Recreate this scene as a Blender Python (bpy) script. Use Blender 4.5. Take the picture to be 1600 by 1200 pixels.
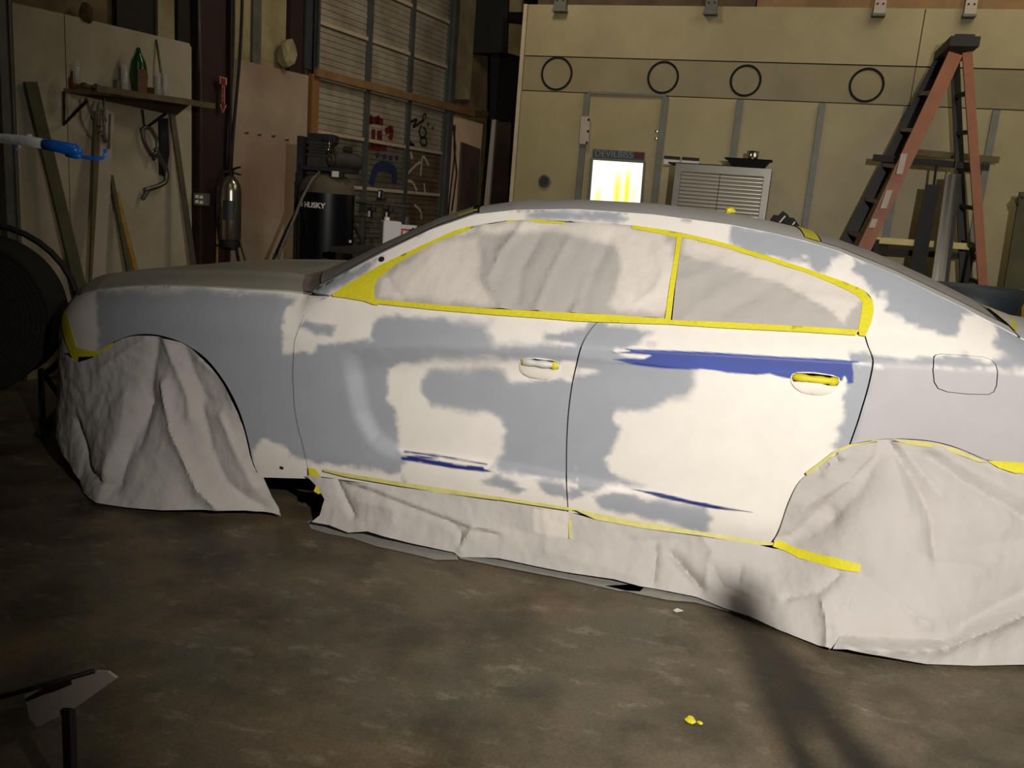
import bpy, bmesh, math, random
import numpy as np
from mathutils import Vector, Matrix, noise
from mathutils.geometry import delaunay_2d_cdt
PI = math.pi
random.seed(4)
SC = bpy.context.scene
COL = SC.collection
for o in list(bpy.data.objects): bpy.data.objects.remove(o)

# ------------------------------------------------------------------ camera
CAM = np.array([2.142, -4.177, 1.424]); YAW, PITCH, ROLL = [math.radians(a) for a in (-10.51, 11.92, 4.57)]; FPX = 1317.7
_f = np.array([math.sin(YAW)*math.cos(PITCH), math.cos(YAW)*math.cos(PITCH), -math.sin(PITCH)])
_r0 = np.array([math.cos(YAW), -math.sin(YAW), 0]); _u0 = np.cross(_r0, _f)
_r = math.cos(ROLL)*_r0 + math.sin(ROLL)*_u0; _u = -math.sin(ROLL)*_r0 + math.cos(ROLL)*_u0
cd = bpy.data.cameras.new('camera'); cam = bpy.data.objects.new('camera', cd); COL.objects.link(cam)
cam.matrix_world = Matrix(((_r[0], _u[0], -_f[0], CAM[0]), (_r[1], _u[1], -_f[1], CAM[1]), (_r[2], _u[2], -_f[2], CAM[2]), (0, 0, 0, 1)))
cd.sensor_fit = 'HORIZONTAL'; cd.sensor_width = 36; cd.lens = FPX/1600*36; cd.clip_start = .05
SC.camera = cam

# ------------------------------------------------------------------ world, lights, exposure
w = bpy.data.worlds.new('world'); SC.world = w; w.use_nodes = True
w.node_tree.nodes['Background'].inputs[0].default_value = (.9, .85, .7, 1)
w.node_tree.nodes['Background'].inputs[1].default_value = .0
SC.view_settings.view_transform = 'Standard'; SC.view_settings.look = 'None'
SC.view_settings.exposure = 0; SC.view_settings.gamma = 1; SC.view_settings.use_curve_mapping = False

def light(name, typ, loc, aim, power, size, color, **k):
    d = bpy.data.lights.new(name, typ); o = bpy.data.objects.new(name, d); COL.objects.link(o)
    o.location = loc; o.rotation_euler = (Vector(aim)-Vector(loc)).to_track_quat('-Z', 'Y').to_euler()
    d.energy = power; d.color = color
    if typ == 'AREA': d.shape = 'RECTANGLE'; d.size = size; d.size_y = k.get('sy', size)
    else: d.shadow_soft_size = size
    if typ == 'SPOT': d.spot_size = math.radians(k['cone']); d.spot_blend = k['blend']
    return o
light('fill_light_passage', 'AREA', (.9, 2.2, 4.4), (-.8, 5.4, 1.9), 21, .6, (1, .88, .70))  # unseen fill added to brighten the garage door and cream panel
KEY = (3.0, -4.1, 2.05)
light('work_light', 'SPOT', KEY, (2.85, -.95, .85), 600, .018, (1, .96, .92), cone=106, blend=1.0)
light('ceiling_lamp_rear', 'AREA', (4.6, 1.9, 4.6), (4.2, 3.6, 1.5), 40, 2.2, (1, .9, .66))
light('ceiling_lamp_front', 'AREA', (.6, -2.2, 4.7), (-.4, 1.6, .8), 5, 1.5, (1, .93, .8))

# ------------------------------------------------------------------ helpers
def lin(c):
    c = c/255
    return c/12.92 if c <= .04045 else ((c+.055)/1.055)**2.4
def rgb(r, g, b): return (lin(r), lin(g), lin(b), 1)
def mat(name, col, rough=.6, metal=0, var=0, vscale=6, bump=0, bscale=40, col2=None, spec=.5, vc=None, emit=0, alpha=1, trans=0, coat=0, stretch=None):
    m = bpy.data.materials.new(name); m.use_nodes = True
    n = m.node_tree.nodes; l = m.node_tree.links; b = n['Principled BSDF']
    b.inputs['Base Color'].default_value = col; b.inputs['Roughness'].default_value = rough
    b.inputs['Metallic'].default_value = metal; b.inputs['Specular IOR Level'].default_value = spec
    if coat: b.inputs['Coat Weight'].default_value = coat; b.inputs['Coat Roughness'].default_value = .25
    if trans: b.inputs['Transmission Weight'].default_value = trans
    if alpha < 1: b.inputs['Alpha'].default_value = alpha
    if emit: b.inputs['Emission Color'].default_value = col; b.inputs['Emission Strength'].default_value = emit
    src = None
    if vc:
        a = n.new('ShaderNodeVertexColor'); a.layer_name = vc; src = a.outputs['Color']
    tc = n.new('ShaderNodeTexCoord'); mp = n.new('ShaderNodeMapping'); l.new(tc.outputs['Object'], mp.inputs[0])
    if stretch: mp.inputs['Scale'].default_value = stretch
    if var or col2:
        t = n.new('ShaderNodeTexNoise'); t.inputs['Scale'].default_value = vscale; t.inputs['Detail'].default_value = 6; t.inputs['Roughness'].default_value = .62
        l.new(mp.outputs[0], t.inputs['Vector'])
        r = n.new('ShaderNodeValToRGB'); l.new(t.outputs[0], r.inputs[0])
        r.color_ramp.elements[0].position = .36; r.color_ramp.elements[1].position = .66
        if src is None:
            c2 = col2 or tuple([x*(1-var) for x in col[:3]]+[1])
            r.color_ramp.elements[0].color = c2; r.color_ramp.elements[1].color = col
            src = r.outputs[0]
        else:
            v = 1-var; r.color_ramp.elements[0].color = (v, v, v, 1); r.color_ramp.elements[1].color = (1, 1, 1, 1)
            mx = n.new('ShaderNodeMix'); mx.data_type = 'RGBA'; mx.blend_type = 'MULTIPLY'; mx.inputs[0].default_value = 1
            l.new(src, mx.inputs[6]); l.new(r.outputs[0], mx.inputs[7]); src = mx.outputs[2]
    if src is not None: l.new(src, b.inputs['Base Color'])
    if bump:
        t2 = n.new('ShaderNodeTexNoise'); t2.inputs['Scale'].default_value = bscale; t2.inputs['Detail'].default_value = 5
        l.new(mp.outputs[0], t2.inputs['Vector'])
        bp = n.new('ShaderNodeBump'); bp.inputs['Strength'].default_value = bump; bp.inputs['Distance'].default_value = .01
        l.new(t2.outputs[0], bp.inputs['Height']); l.new(bp.outputs[0], b.inputs['Normal'])
    return m
M = {}
def mk(k, *a, **kw): M[k] = mat(k, *a, **kw)
mk('paint', rgb(235, 228, 215), .5, vc='col', var=.05, vscale=9, spec=.35)
mk('gap', rgb(14, 12, 10), .9)
mk('dark', rgb(22, 20, 18), .8, var=.3)
mk('tyre', rgb(20, 20, 20), .85)
mk('hood', rgb(170, 166, 152), .45, var=.12, vscale=3)
mk('cowlpaper', rgb(132, 120, 108), .8, var=.2, vscale=9, bump=.4, bscale=25)
mk('roof', rgb(206, 204, 200), .5, var=.1, vscale=3)
mk('paper', rgb(205, 200, 190), .75, vc='col', bump=.35, bscale=28, var=.06, vscale=5, spec=.2)
mk('tape', rgb(222, 210, 34), .6, var=.10, vscale=14, bump=.3, bscale=60)
mk('tape_pale', rgb(214, 206, 120), .6, var=.2, vscale=20)
mk('white_plastic', rgb(214, 212, 205), .5, var=.08)
mk('rubber', rgb(24, 23, 22), .7)
mk('chrome', rgb(170, 166, 156), .22, metal=1)
mk('steel', rgb(120, 118, 108), .4, metal=.8, var=.25)
mk('dull_steel', rgb(108, 107, 98), .6, metal=.3, var=.3, vscale=9)
mk('booth', rgb(166, 152, 112), .55, var=.13, vscale=1.6, col2=rgb(150, 137, 99))
mk('booth_band', rgb(144, 132, 98), .6, var=.13, vscale=2, col2=rgb(130, 118, 86))
mk('booth_strut', rgb(112, 112, 100), .5, var=.2, vscale=8)
mk('seam', rgb(60, 52, 38), .8)
mk('board', rgb(186, 174, 148), .75, var=.15, vscale=1.7, col2=rgb(160, 148, 122))
mk('board2', rgb(176, 160, 132), .75, col2=rgb(150, 122, 100), vscale=1.1)
mk('insul', rgb(134, 116, 78), .8, col2=rgb(92, 78, 48), vscale=3)
mk('liner', rgb(170, 158, 118), .7, col2=rgb(128, 112, 74), vscale=2.2)
mk('redsteel', rgb(52, 31, 23), .6, var=.4, vscale=5)
mk('blacksteel', rgb(30, 24, 18), .7, var=.4)
mk('wood', rgb(164, 116, 62), .7, var=.35, vscale=5, stretch=(1, 1, .15))
mk('wood_h', rgb(150, 114, 70), .7, var=.35, vscale=4)
mk('oldwood', rgb(112, 98, 62), .8, var=.35, vscale=6)
mk('palewood', rgb(226, 206, 140), .7, var=.2, vscale=6)
mk('shelfwood', rgb(96, 78, 50), .8, var=.4, vscale=5)
mk('greenish', rgb(88, 84, 56), .75, var=.3, vscale=6)
mk('yellowold', rgb(168, 132, 50), .75, var=.3, vscale=8)
mk('pvc', rgb(178, 164, 148), .5, var=.12, vscale=5)
mk('door_al', rgb(176, 166, 146), .55, col2=rgb(140, 128, 106), vscale=2.5, metal=.1)
mk('door_dirty', rgb(124, 116, 98), .6, col2=rgb(84, 76, 64), vscale=4, metal=.1)
mk('door_brown', rgb(120, 98, 74), .6, col2=rgb(84, 68, 50), vscale=4)
mk('stile', rgb(96, 98, 92), .5, var=.25, metal=.3)
mk('rail_light', rgb(196, 178, 146), .5, var=.2)
mk('graf_red', rgb(100, 22, 26), .7, var=.3, vscale=30)
mk('graf_black', rgb(38, 30, 26), .7, var=.3, vscale=30)
mk('graf_white', rgb(196, 186, 164), .7, var=.3, vscale=30)
mk('graf_blue', rgb(40, 52, 88), .7, var=.4, vscale=30)
mk('tank', rgb(10, 11, 15), .38, spec=.25)
mk('tank_dust', rgb(94, 82, 62), .8, var=.3, vscale=7)
mk('iron', rgb(58, 52, 42), .7, var=.4, vscale=14)
mk('letter', rgb(226, 220, 206), .5)
mk('glassjar', rgb(236, 238, 230), .1, alpha=.3, spec=1, coat=1)
mk('greenglass', rgb(30, 84, 44), .15, trans=.4)
mk('brownlabel', rgb(120, 72, 36), .6, var=.4, vscale=30)
mk('orange', rgb(170, 84, 40), .6)
mk('brown_glass', rgb(34, 16, 10), .12, coat=.5)
mk('red', rgb(176, 42, 34), .5)
mk('sign_grey', rgb(64, 76, 78), .5, var=.15)
mk('sign_letter', rgb(120, 130, 128), .5)
mk('ladder', rgb(160, 96, 58), .55, var=.2, vscale=7)
mk('ladder_black', rgb(26, 22, 18), .6)
mk('alu', rgb(118, 110, 96), .4, metal=.6, var=.2)
mk('cab_frame', rgb(132, 128, 118), .4, metal=.55, var=.1)
mk('cab_door', rgb(170, 163, 148), .3, metal=.8)
mk('cab_side', rgb(44, 46, 42), .5)
mk('blue', rgb(28, 124, 240), .35, coat=.4, var=.2, vscale=30)
mk('whitepaint', rgb(246, 246, 246), .6, var=.12, vscale=30, bump=.5)
mk('ceil', rgb(60, 50, 36), .9, var=.3)
mk('fuzz', rgb(40, 38, 34), .95, var=.45, vscale=18, bump=.8, bscale=60)
mk('fandark', rgb(34, 32, 28), .9, var=.35, vscale=12)
mk('bluegrey', rgb(52, 60, 64), .5)
mk('pinkboard', rgb(248, 214, 174), .7, col2=rgb(222, 190, 146), vscale=2)
mk('doorbrown', rgb(96, 78, 66), .7, col2=rgb(66, 52, 42), vscale=3)
mk('arrowred', rgb(110, 30, 22), .6)
mk('arrowline', rgb(196, 130, 104), .6)
# window of the booth: a lit room behind, yellow masked equipment glowing in it
m = bpy.data.materials.new('lit_window'); m.use_nodes = True; n = m.node_tree.nodes; l = m.node_tree.links
n.remove(n['Principled BSDF']); em = n.new('ShaderNodeEmission'); l.new(em.outputs[0], n['Material Output'].inputs[0]); em.inputs[1].default_value = 1.35
a = n.new('ShaderNodeVertexColor'); a.layer_name = 'col'; l.new(a.outputs[0], em.inputs[0]); M['lit'] = m
# concrete floor
m = mat('concrete', rgb(90, 80, 62), .55); n = m.node_tree.nodes; l = m.node_tree.links; b = n['Principled BSDF']
tc = n.new('ShaderNodeTexCoord')
def ntex(scale, det, rough, st=None):
    t = n.new('ShaderNodeTexNoise'); t.inputs['Scale'].default_value = scale; t.inputs['Detail'].default_value = det; t.inputs['Roughness'].default_value = rough
    if st:
        mp = n.new('ShaderNodeMapping'); mp.inputs['Scale'].default_value = st; l.new(tc.outputs['Object'], mp.inputs[0]); l.new(mp.outputs[0], t.inputs['Vector'])
    else: l.new(tc.outputs['Object'], t.inputs['Vector'])
    return t
def ramp(src, stops):
    r = n.new('ShaderNodeValToRGB'); l.new(src, r.inputs[0]); e = r.color_ramp.elements
    e[0].position, e[0].color = stops[0]; e[1].position, e[1].color = stops[-1]
    for p, c in stops[1:-1]: q = e.new(p); q.color = c
    return r.outputs[0]
def mixc(a_, b_, f_, typ='MIX'):
    x = n.new('ShaderNodeMix'); x.data_type = 'RGBA'; x.blend_type = typ
    if hasattr(f_, 'links'): l.new(f_, x.inputs[0])
    else: x.inputs[0].default_value = f_
    for s_, i in ((a_, 6), (b_, 7)):
        if hasattr(s_, 'links'): l.new(s_, x.inputs[i])
        else: x.inputs[i].default_value = s_
    return x.outputs[2]
base = ramp(ntex(1.3, 8, .6).outputs[0], [(.35, rgb(76, 69, 54)), (.5, rgb(103, 91, 69)), (.66, rgb(88, 83, 68))])
rust = ramp(ntex(2.1, 5, .6, (1, 1.3, 1)).outputs[0], [(.54, (0, 0, 0, 1)), (.8, (.7, .7, .7, 1))])
c = mixc(base, rgb(128, 100, 68), rust)
pale = ramp(ntex(5.5, 9, .72, (1, 1.7, 1)).outputs[0], [(.55, (0, 0, 0, 1)), (.7, (.8, .8, .8, 1))])
c = mixc(c, rgb(148, 136, 114), pale)
drk = ramp(ntex(2.7, 6, .65).outputs[0], [(.36, (.34, .33, .31, 1)), (.56, (.95, .95, .95, 1))])
c = mixc(c, drk, .8, 'MULTIPLY')
spk = ramp(ntex(90, 3, .6).outputs[0], [(.35, (.7, .7, .7, 1)), (.65, (1.15, 1.15, 1.12, 1))])
c = mixc(c, spk, .7, 'MULTIPLY'); l.new(c, b.inputs['Base Color'])
bp = n.new('ShaderNodeBump'); bp.inputs['Strength'].default_value = .25; bp.inputs['Distance'].default_value = .01
l.new(ntex(14, 9, .7).outputs[0], bp.inputs['Height']); l.new(bp.outputs[0], b.inputs['Normal']); M['concrete'] = m

def ray(u, v):
    u = np.asarray(u, float); v = np.asarray(v, float)
    return _f + np.multiply.outer((u-800)/FPX, _r) - np.multiply.outer((v-600)/FPX, _u)
def pj(P):
    d = np.atleast_2d(P)-CAM; z = d@_f
    return np.stack([800+FPX*(d@_r)/z, 600-FPX*(d@_u)/z], 1)
class Plane:                                   # a real wall plane of the room; at() finds a place on it, off = distance in front of it
    def __init__(s, P0, th):
        s.P0 = np.array(P0, float); t = math.radians(th)
        s.a = np.array([math.cos(t), math.sin(t), 0]); s.n = np.array([math.sin(t), -math.cos(t), 0])    # n points to the room
    def at(s, u, v, off=0):
        d = ray(u, v); P = s.P0+s.n*off
        t = ((P-CAM)@s.n)/(d@s.n); return CAM+d*t
def atz(u, v, z=0):
    d = ray(u, v); return CAM+d*((z-CAM[2])/d[2])
def atd(u, v, depth): return CAM+ray(u, v)*depth

def mesh_obj(name, V, Fc, m, parent=None, smooth=False):
    me = bpy.data.meshes.new(name); me.from_pydata([tuple(map(float, v)) for v in V], [], [tuple(map(int, f)) for f in Fc])
    me.materials.append(M[m] if isinstance(m, str) else m)
    if smooth: me.polygons.foreach_set('use_smooth', [True]*len(me.polygons))
    me.update(); o = bpy.data.objects.new(name, me); COL.objects.link(o)
    if parent: o.parent = parent; o.matrix_parent_inverse = parent.matrix_basis.inverted()
    return o
def fixn(o):
    bm = bmesh.new(); bm.from_mesh(o.data); bmesh.ops.recalc_face_normals(bm, faces=bm.faces); bm.to_mesh(o.data); bm.free(); return o
def thing(name, label, cat, loc, group=None, rz=0):
    o = bpy.data.objects.new(name, None); COL.objects.link(o); o.location = tuple(map(float, loc)); o.rotation_euler = (0, 0, rz); o.empty_display_size = .1
    o['label'] = label; o['category'] = cat
    if group: o['group'] = group
    bpy.context.view_layer.update()
    return o
def tag(o, label, cat, group=None):
    o['label'] = label; o['category'] = cat
    if group: o['group'] = group
    return o
def struct(o): o['kind'] = 'structure'; return o

class MB:
    def __init__(s): s.V = []; s.F = []
    def add(s, V, Fc):
        k = len(s.V); s.V += [tuple(map(float, v)) for v in V]; s.F += [tuple(i+k for i in f) for f in Fc]; return s
    def slab(s, pts, nrm, th):                 # planar polygon pushed along nrm by th
        n_ = len(pts); nrm = np.array(nrm, float); A = [np.array(p, float) for p in pts]; B = [p+nrm*th for p in A]
        s.add(A+B, [tuple(range(n_))[::-1], tuple(range(n_, 2*n_))]+[(i, (i+1) % n_, n_+(i+1) % n_, n_+i) for i in range(n_)]); return s
    def box(s, c, ax, ay, az, lx, ly, lz):
        c = np.array(c, float); ax, ay, az = [np.array(q, float) for q in (ax, ay, az)]
        V = [c+ax*lx*i/2+ay*ly*j/2+az*lz*k/2 for k in (-1, 1) for j in (-1, 1) for i in (-1, 1)]
        s.add(V, [(0, 2, 3, 1), (4, 5, 7, 6), (0, 1, 5, 4), (2, 6, 7, 3), (0, 4, 6, 2), (1, 3, 7, 5)]); return s
    def bar(s, p, q, wd, ht, up=(0, 0, 1)):    # beam of rectangular section
        p = np.array(p, float); q = np.array(q, float); d = q-p; L = np.linalg.norm(d); d = d/L
        up = np.array(up, float); x = np.cross(d, up); x /= np.linalg.norm(x); y = np.cross(x, d)
        s.box((p+q)/2, d, x, y, L, wd, ht); return s
    def tube(s, pts, r, n_=8, cap=True, radii=None):
        pts = [np.array(p, float) for p in pts]; K = len(pts); prev = None; V = []
        for i, p in enumerate(pts):
            d = pts[min(i+1, K-1)]-pts[max(i-1, 0)]; d /= np.linalg.norm(d)+1e-12
            if prev is None:
                a_ = np.array([0, 0, 1.]) if abs(d[2]) < .9 else np.array([1., 0, 0]); x = np.cross(d, a_)
            else: x = prev-d*(prev@d)
            x /= np.linalg.norm(x); prev = x; y = np.cross(d, x); rr = radii[i] if radii else r
            V += [p+rr*(x*math.cos(2*PI*k/n_)+y*math.sin(2*PI*k/n_)) for k in range(n_)]
        Fc = [(i*n_+k, i*n_+(k+1) % n_, (i+1)*n_+(k+1) % n_, (i+1)*n_+k) for i in range(K-1) for k in range(n_)]
        if cap: Fc += [tuple(range(n_))[::-1], tuple((K-1)*n_+k for k in range(n_))]
        s.add(V, Fc); return s
    def lathe(s, prof, c, n_=24, axis=(0, 0, 1)):   # prof: (r, h)
        az = np.array(axis, float); az /= np.linalg.norm(az); a_ = np.array([1., 0, 0]) if abs(az[0]) < .9 else np.array([0, 1., 0])
        x = np.cross(az, a_); x /= np.linalg.norm(x); y = np.cross(az, x); c = np.array(c, float); K = len(prof); V = []
        for r_, h in prof: V += [c+az*h+max(r_, 1e-4)*(x*math.cos(2*PI*k/n_)+y*math.sin(2*PI*k/n_)) for k in range(n_)]
        s.add(V, [(i*n_+k, i*n_+(k+1) % n_, (i+1)*n_+(k+1) % n_, (i+1)*n_+k) for i in range(K-1) for k in range(n_)]); return s
    def build(s, name, m, parent=None, smooth=False):
        return fixn(mesh_obj(name, s.V, s.F, m, parent, smooth))
def smooth_auto(o, ang=40):
    me = o.data; me.polygons.foreach_set('use_smooth', [True]*len(me.polygons)); me.set_sharp_from_angle(angle=math.radians(ang)); return o
def Z(off, sc):                                 # zoomed crop coordinates -> photo pixels
    return lambda pts: [(off[0]+x/sc, off[1]+y/sc) for x, y in pts]
c2 = Z((260, 300), 5.333); c3 = Z((380, 640), 4); c4 = Z((780, 760), 4); c5 = Z((1180, 660), 3.81); c6 = Z((400, 300), 3.2)
c7 = Z((850, 300), 3.2); c8 = Z((1200, 340), 4); d8 = Z((900, 520), 3.2); dm = Z((560, 640), 4); c1 = Z((0, 400), 4)

# ------------------------------------------------------------------ 2-D polygon tools
def inside(P, poly):
    x, y = P[:, 0][:, None], P[:, 1][:, None]; A = np.asarray(poly, float); B = np.roll(A, -1, 0)
    c_ = ((A[:, 1] > y) != (B[:, 1] > y)) & (x < (B[:, 0]-A[:, 0])*(y-A[:, 1])/(B[:, 1]-A[:, 1]+1e-15)+A[:, 0])
    return c_.sum(1) % 2 == 1
def segdist(P, A, B):
    out = np.full(len(P), 1e9)
    for a_, b_ in zip(A, B):
        ab = b_-a_; L = ab@ab+1e-15; t = np.clip(((P-a_)@ab)/L, 0, 1); out = np.minimum(out, np.hypot(*(P-a_-t[:, None]*ab).T))
    return out
def sdf(P, poly):
    A = np.asarray(poly, float); d = segdist(P, A, np.roll(A, -1, 0)); return np.where(inside(P, A), d, -d)
def resample(poly, step):
    A = np.asarray(poly, float); out = []
    for a_, b_ in zip(A, np.roll(A, -1, 0)):
        k = max(1, int(round(np.hypot(*(b_-a_))/step))); out += [a_+(b_-a_)*i/k for i in range(k)]
    return np.array(out)
def _h(i, j, s): x = np.sin(i*127.1+j*311.7+s*74.7)*43758.5453; return x-np.floor(x)
def vnoise(P, f1, f2=None, seed=0):
    x = P[:, 0]*f1; y = P[:, 1]*(f2 or f1); i = np.floor(x); j = np.floor(y); u = x-i; v = y-j; u = u*u*(3-2*u); v = v*v*(3-2*v)
    return (_h(i, j, seed)*(1-u)+_h(i+1, j, seed)*u)*(1-v)+(_h(i, j+1, seed)*(1-u)+_h(i+1, j+1, seed)*u)*v
def fbm(P, f1, f2=None, seed=0): return (vnoise(P, f1, f2, seed)*.5+vnoise(P, f1*2.1, (f2 or f1)*2.1, seed+1)*.3+vnoise(P, f1*4.3, (f2 or f1)*4.3, seed+2)*.2)*2-1

def panel(name, surf, outline, step, m, parent, holes=(), thick=.012, fine=(), colf=None, disp=None, inward=None):
    O = resample(outline, step); H = [resample(h, step*.7) for h in holes]
    lo = O.min(0); hi = O.max(0)
    g = np.stack(np.meshgrid(np.arange(lo[0], hi[0], step), np.arange(lo[1], hi[1], step)), -1).reshape(-1, 2)
    g = g+np.stack([_h(g[:, 0]*91, g[:, 1]*57, 1)-.5, _h(g[:, 0]*33, g[:, 1]*77, 2)-.5], 1)*step*.25
    s_ = sdf(g, O); g = g[s_ > step*.45]
    for fp, fs in fine:
        fp = np.asarray(fp); l2 = fp.min(0)-.01; h2 = fp.max(0)+.01
        k = np.stack(np.meshgrid(np.arange(l2[0], h2[0], fs), np.arange(l2[1], h2[1], fs)), -1).reshape(-1, 2)
        k = k[(sdf(k, fp) > -.012)]; k = k[sdf(k, O) > fs*.6]; g = g[sdf(g, fp) < -.014]; g = np.vstack([g, k])
    for h in H: g = g[sdf(g, h) < -step*.4]
    pts = [O]+H+[g]; E_ = []; k = 0
    for q in [O]+H: E_ += [(k+i, k+(i+1) % len(q)) for i in range(len(q))]; k += len(q)
    P = np.vstack(pts)
    V, _, Fc, _, _, _ = delaunay_2d_cdt([Vector((float(a_), float(b_))) for a_, b_ in P], E_, [], 0, 1e-6)
    P2 = np.array([(v.x, v.y) for v in V]); Fc = np.array([f for f in Fc if len(f) == 3]); cen = P2[Fc].mean(1)
    ok = inside(cen, O)
    for h in H: ok &= ~inside(cen, h)
    Fc = Fc[ok]; X = surf(P2[:, 0], P2[:, 1])
    e = 1e-3; N = np.cross(surf(P2[:, 0]+e, P2[:, 1])-X, surf(P2[:, 0], P2[:, 1]+e)-X); N /= np.linalg.norm(N, axis=1)[:, None]+1e-12
    if disp is not None: X = X+N*disp(P2)[:, None]
    a_ = X[Fc[:, 1]]-X[Fc[:, 0]]; b_ = X[Fc[:, 2]]-X[Fc[:, 0]]; fl = (np.cross(a_, b_)*N[Fc[:, 0]]).sum(1) < 0; Fc[fl] = Fc[fl][:, ::-1]
    faces = [tuple(f) for f in Fc.tolist()]; verts = X
    if thick:                                    # turned-in edge all round
        from collections import Counter
        ct = Counter(); di = {}
        for f in faces:
            for i in range(3):
                e_ = (f[i], f[(i+1) % 3]); ct[tuple(sorted(e_))] += 1; di[tuple(sorted(e_))] = e_
        be = [di[k_] for k_, c_ in ct.items() if c_ == 1]; idx = sorted({i for e_ in be for i in e_}); mp = {i: len(X)+j for j, i in enumerate(idx)}
        verts = np.vstack([X, X[idx]-N[idx]*thick]); faces += [(q, p, mp[p], mp[q]) for p, q in be]; P3 = np.vstack([P2, P2[idx]])
    else: P3 = P2
    o = mesh_obj(name, verts, faces, m, parent, True); o.data.set_sharp_from_angle(angle=math.radians(50))
    if colf is not None:
        C = np.ones((len(P3), 4)); C[:, :3] = colf(P3); at_ = o.data.color_attributes.new('col', 'FLOAT_COLOR', 'POINT'); at_.data.foreach_set('color', C.ravel())
    return o
def invert(surf, px, g0=(1.5, .6)):
    px = np.asarray(px, float); q = np.tile(np.array(g0, float), (len(px), 1))
    # coarse start
    S, Zz = np.meshgrid(np.linspace(-.9, 3.9, 97), np.linspace(.0, 1.45, 59)); S = S.ravel(); Zz = Zz.ravel(); T = pj(surf(S, Zz))
    for i, p in enumerate(px): k = np.argmin(((T-p)**2).sum(1)); q[i] = (S[k], Zz[k])
    for it in range(12):
        f0 = pj(surf(q[:, 0], q[:, 1])); e = 1e-4
        ja = (pj(surf(q[:, 0]+e, q[:, 1]))-f0)/e; jb = (pj(surf(q[:, 0], q[:, 1]+e))-f0)/e; r = px-f0
        det = ja[:, 0]*jb[:, 1]-ja[:, 1]*jb[:, 0]; det = np.where(abs(det) < 1e3, 1e9, det)
        da = (r[:, 0]*jb[:, 1]-r[:, 1]*jb[:, 0])/det; db = (ja[:, 0]*r[:, 1]-ja[:, 1]*r[:, 0])/det
        q += np.clip(np.stack([da, db], 1), -.1, .1)
    return q

# ------------------------------------------------------------------ CAR SHAPE
PL = np.array([(-.93, 0), (-.915, -.25), (-.875, -.43), (-.80, -.585), (-.69, -.71), (-.55, -.80), (-.35, -.868), (-.1, -.912), (.2, -.934), (.6, -.945), (1.1, -.95), (1.6, -.955), (2.1, -.956), (2.6, -.957), (3.1, -.957), (3.5, -.945), (3.8, -.905), (4.0, -.82), (4.09, -.66), (4.13, -.4), (4.14, 0)])
def catmull(Pp, k=24):
    Q = np.vstack([2*Pp[0]-Pp[1], Pp, 2*Pp[-1]-Pp[-2]]); out = []
    for i in range(1, len(Q)-2):
        for t in np.arange(k)/k:
            out.append(.5*((2*Q[i])+(-Q[i-1]+Q[i+1])*t+(2*Q[i-1]-5*Q[i]+4*Q[i+1]-Q[i+2])*t*t+(-Q[i-1]+3*Q[i]-3*Q[i+1]+Q[i+2])*t**3))
    out.append(Pp[-1]); return np.array(out)
PC = catmull(PL); sa = np.r_[0, np.cumsum(np.hypot(*np.diff(PC, axis=0).T))]; s0 = np.interp(0, PC[:, 0], sa); sa -= s0
TN = np.gradient(PC, axis=0); TN /= np.linalg.norm(TN, axis=1)[:, None]; NN = np.stack([TN[:, 1], -TN[:, 0]], 1)   # outward
SMIN, SMAX = sa[0], sa[-1]
def CC(s): return np.stack([np.interp(s, sa, PC[:, 0]), np.interp(s, sa, PC[:, 1])], -1)
def NRM(s):
    q = np.stack([np.interp(s, sa, NN[:, 0]), np.interp(s, sa, NN[:, 1])], -1); return q/np.linalg.norm(q, axis=-1)[..., None]
RAIL = [(-.72, .55, .835), (-.619, .66, .853), (-.487, .72, .895), (-.358, .76, .922), (-.239, .79, .942), (-.061, .82, .964), (.182, .84, .980), (.377, .84, .988), (.505, .83, .994), (.606, .80, .988),
        (.75, .77, 1.085), (.892, .74, 1.179), (1.113, .68, 1.306), (1.267, .645, 1.374), (1.44, .625, 1.407), (1.691, .61, 1.430), (2.008, .605, 1.433), (2.318, .61, 1.417), (2.47, .62, 1.399), (2.619, .63, 1.376),
        (2.746, .65, 1.348), (2.957, .69, 1.278), (3.187, .74, 1.187), (3.409, .79, 1.091), (3.62, .80, 1.05), (3.9, .75, 1.04), (4.0, .62, 1.045)]
RR = np.array(RAIL); CEN = {  # centre line (x, z) for each rail station
    0: (-.88, .87), 1: (-.80, .90), 2: (-.68, .935), 3: (-.53, .96), 4: (-.38, .98), 5: (-.19, 1.0), 6: (.04, 1.02), 7: (.2, 1.03), 8: (.28, 1.035), 9: (.39, 1.027),
    10: (.565, 1.112), 11: (.73, 1.204), 12: (.975, 1.334), 13: (1.16, 1.409), 14: (1.36, 1.452), 15: (1.65, 1.478), 16: (2.0, 1.486), 17: (2.31, 1.473), 18: (2.47, 1.455), 19: (2.63, 1.432),
    20: (2.78, 1.40), 21: (2.98, 1.345), 22: (3.2, 1.265), 23: (3.42, 1.175), 24: (3.64, 1.11), 25: (3.93, 1.085), 26: (4.08, 1.06)}
CN = np.array([CEN[i] for i in range(len(RR))])
rs = []; rd = []
for x, y, z in RAIL:
    d = np.hypot(PC[:, 0]-x, PC[:, 1]+y); k = int(np.argmin(d[:len(PC)])); rs.append(sa[k]); rd.append(d[k])
front = [(SMIN, .05, .87), (SMIN+.3, .06, .862)]; back = [(SMAX-.4, .06, 1.055), (SMAX, .06, 1.06)]
rs_ = np.array([f[0] for f in front]+rs+[b_[0] for b_ in back]); rd_ = np.array([f[1] for f in front]+rd+[b_[1] for b_ in back]); rz_ = np.array([f[2] for f in front]+[q[2] for q in RAIL]+[b_[2] for b_ in back])
o_ = np.argsort(rs_); rs_, rd_, rz_ = rs_[o_], rd_[o_], rz_[o_]
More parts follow.
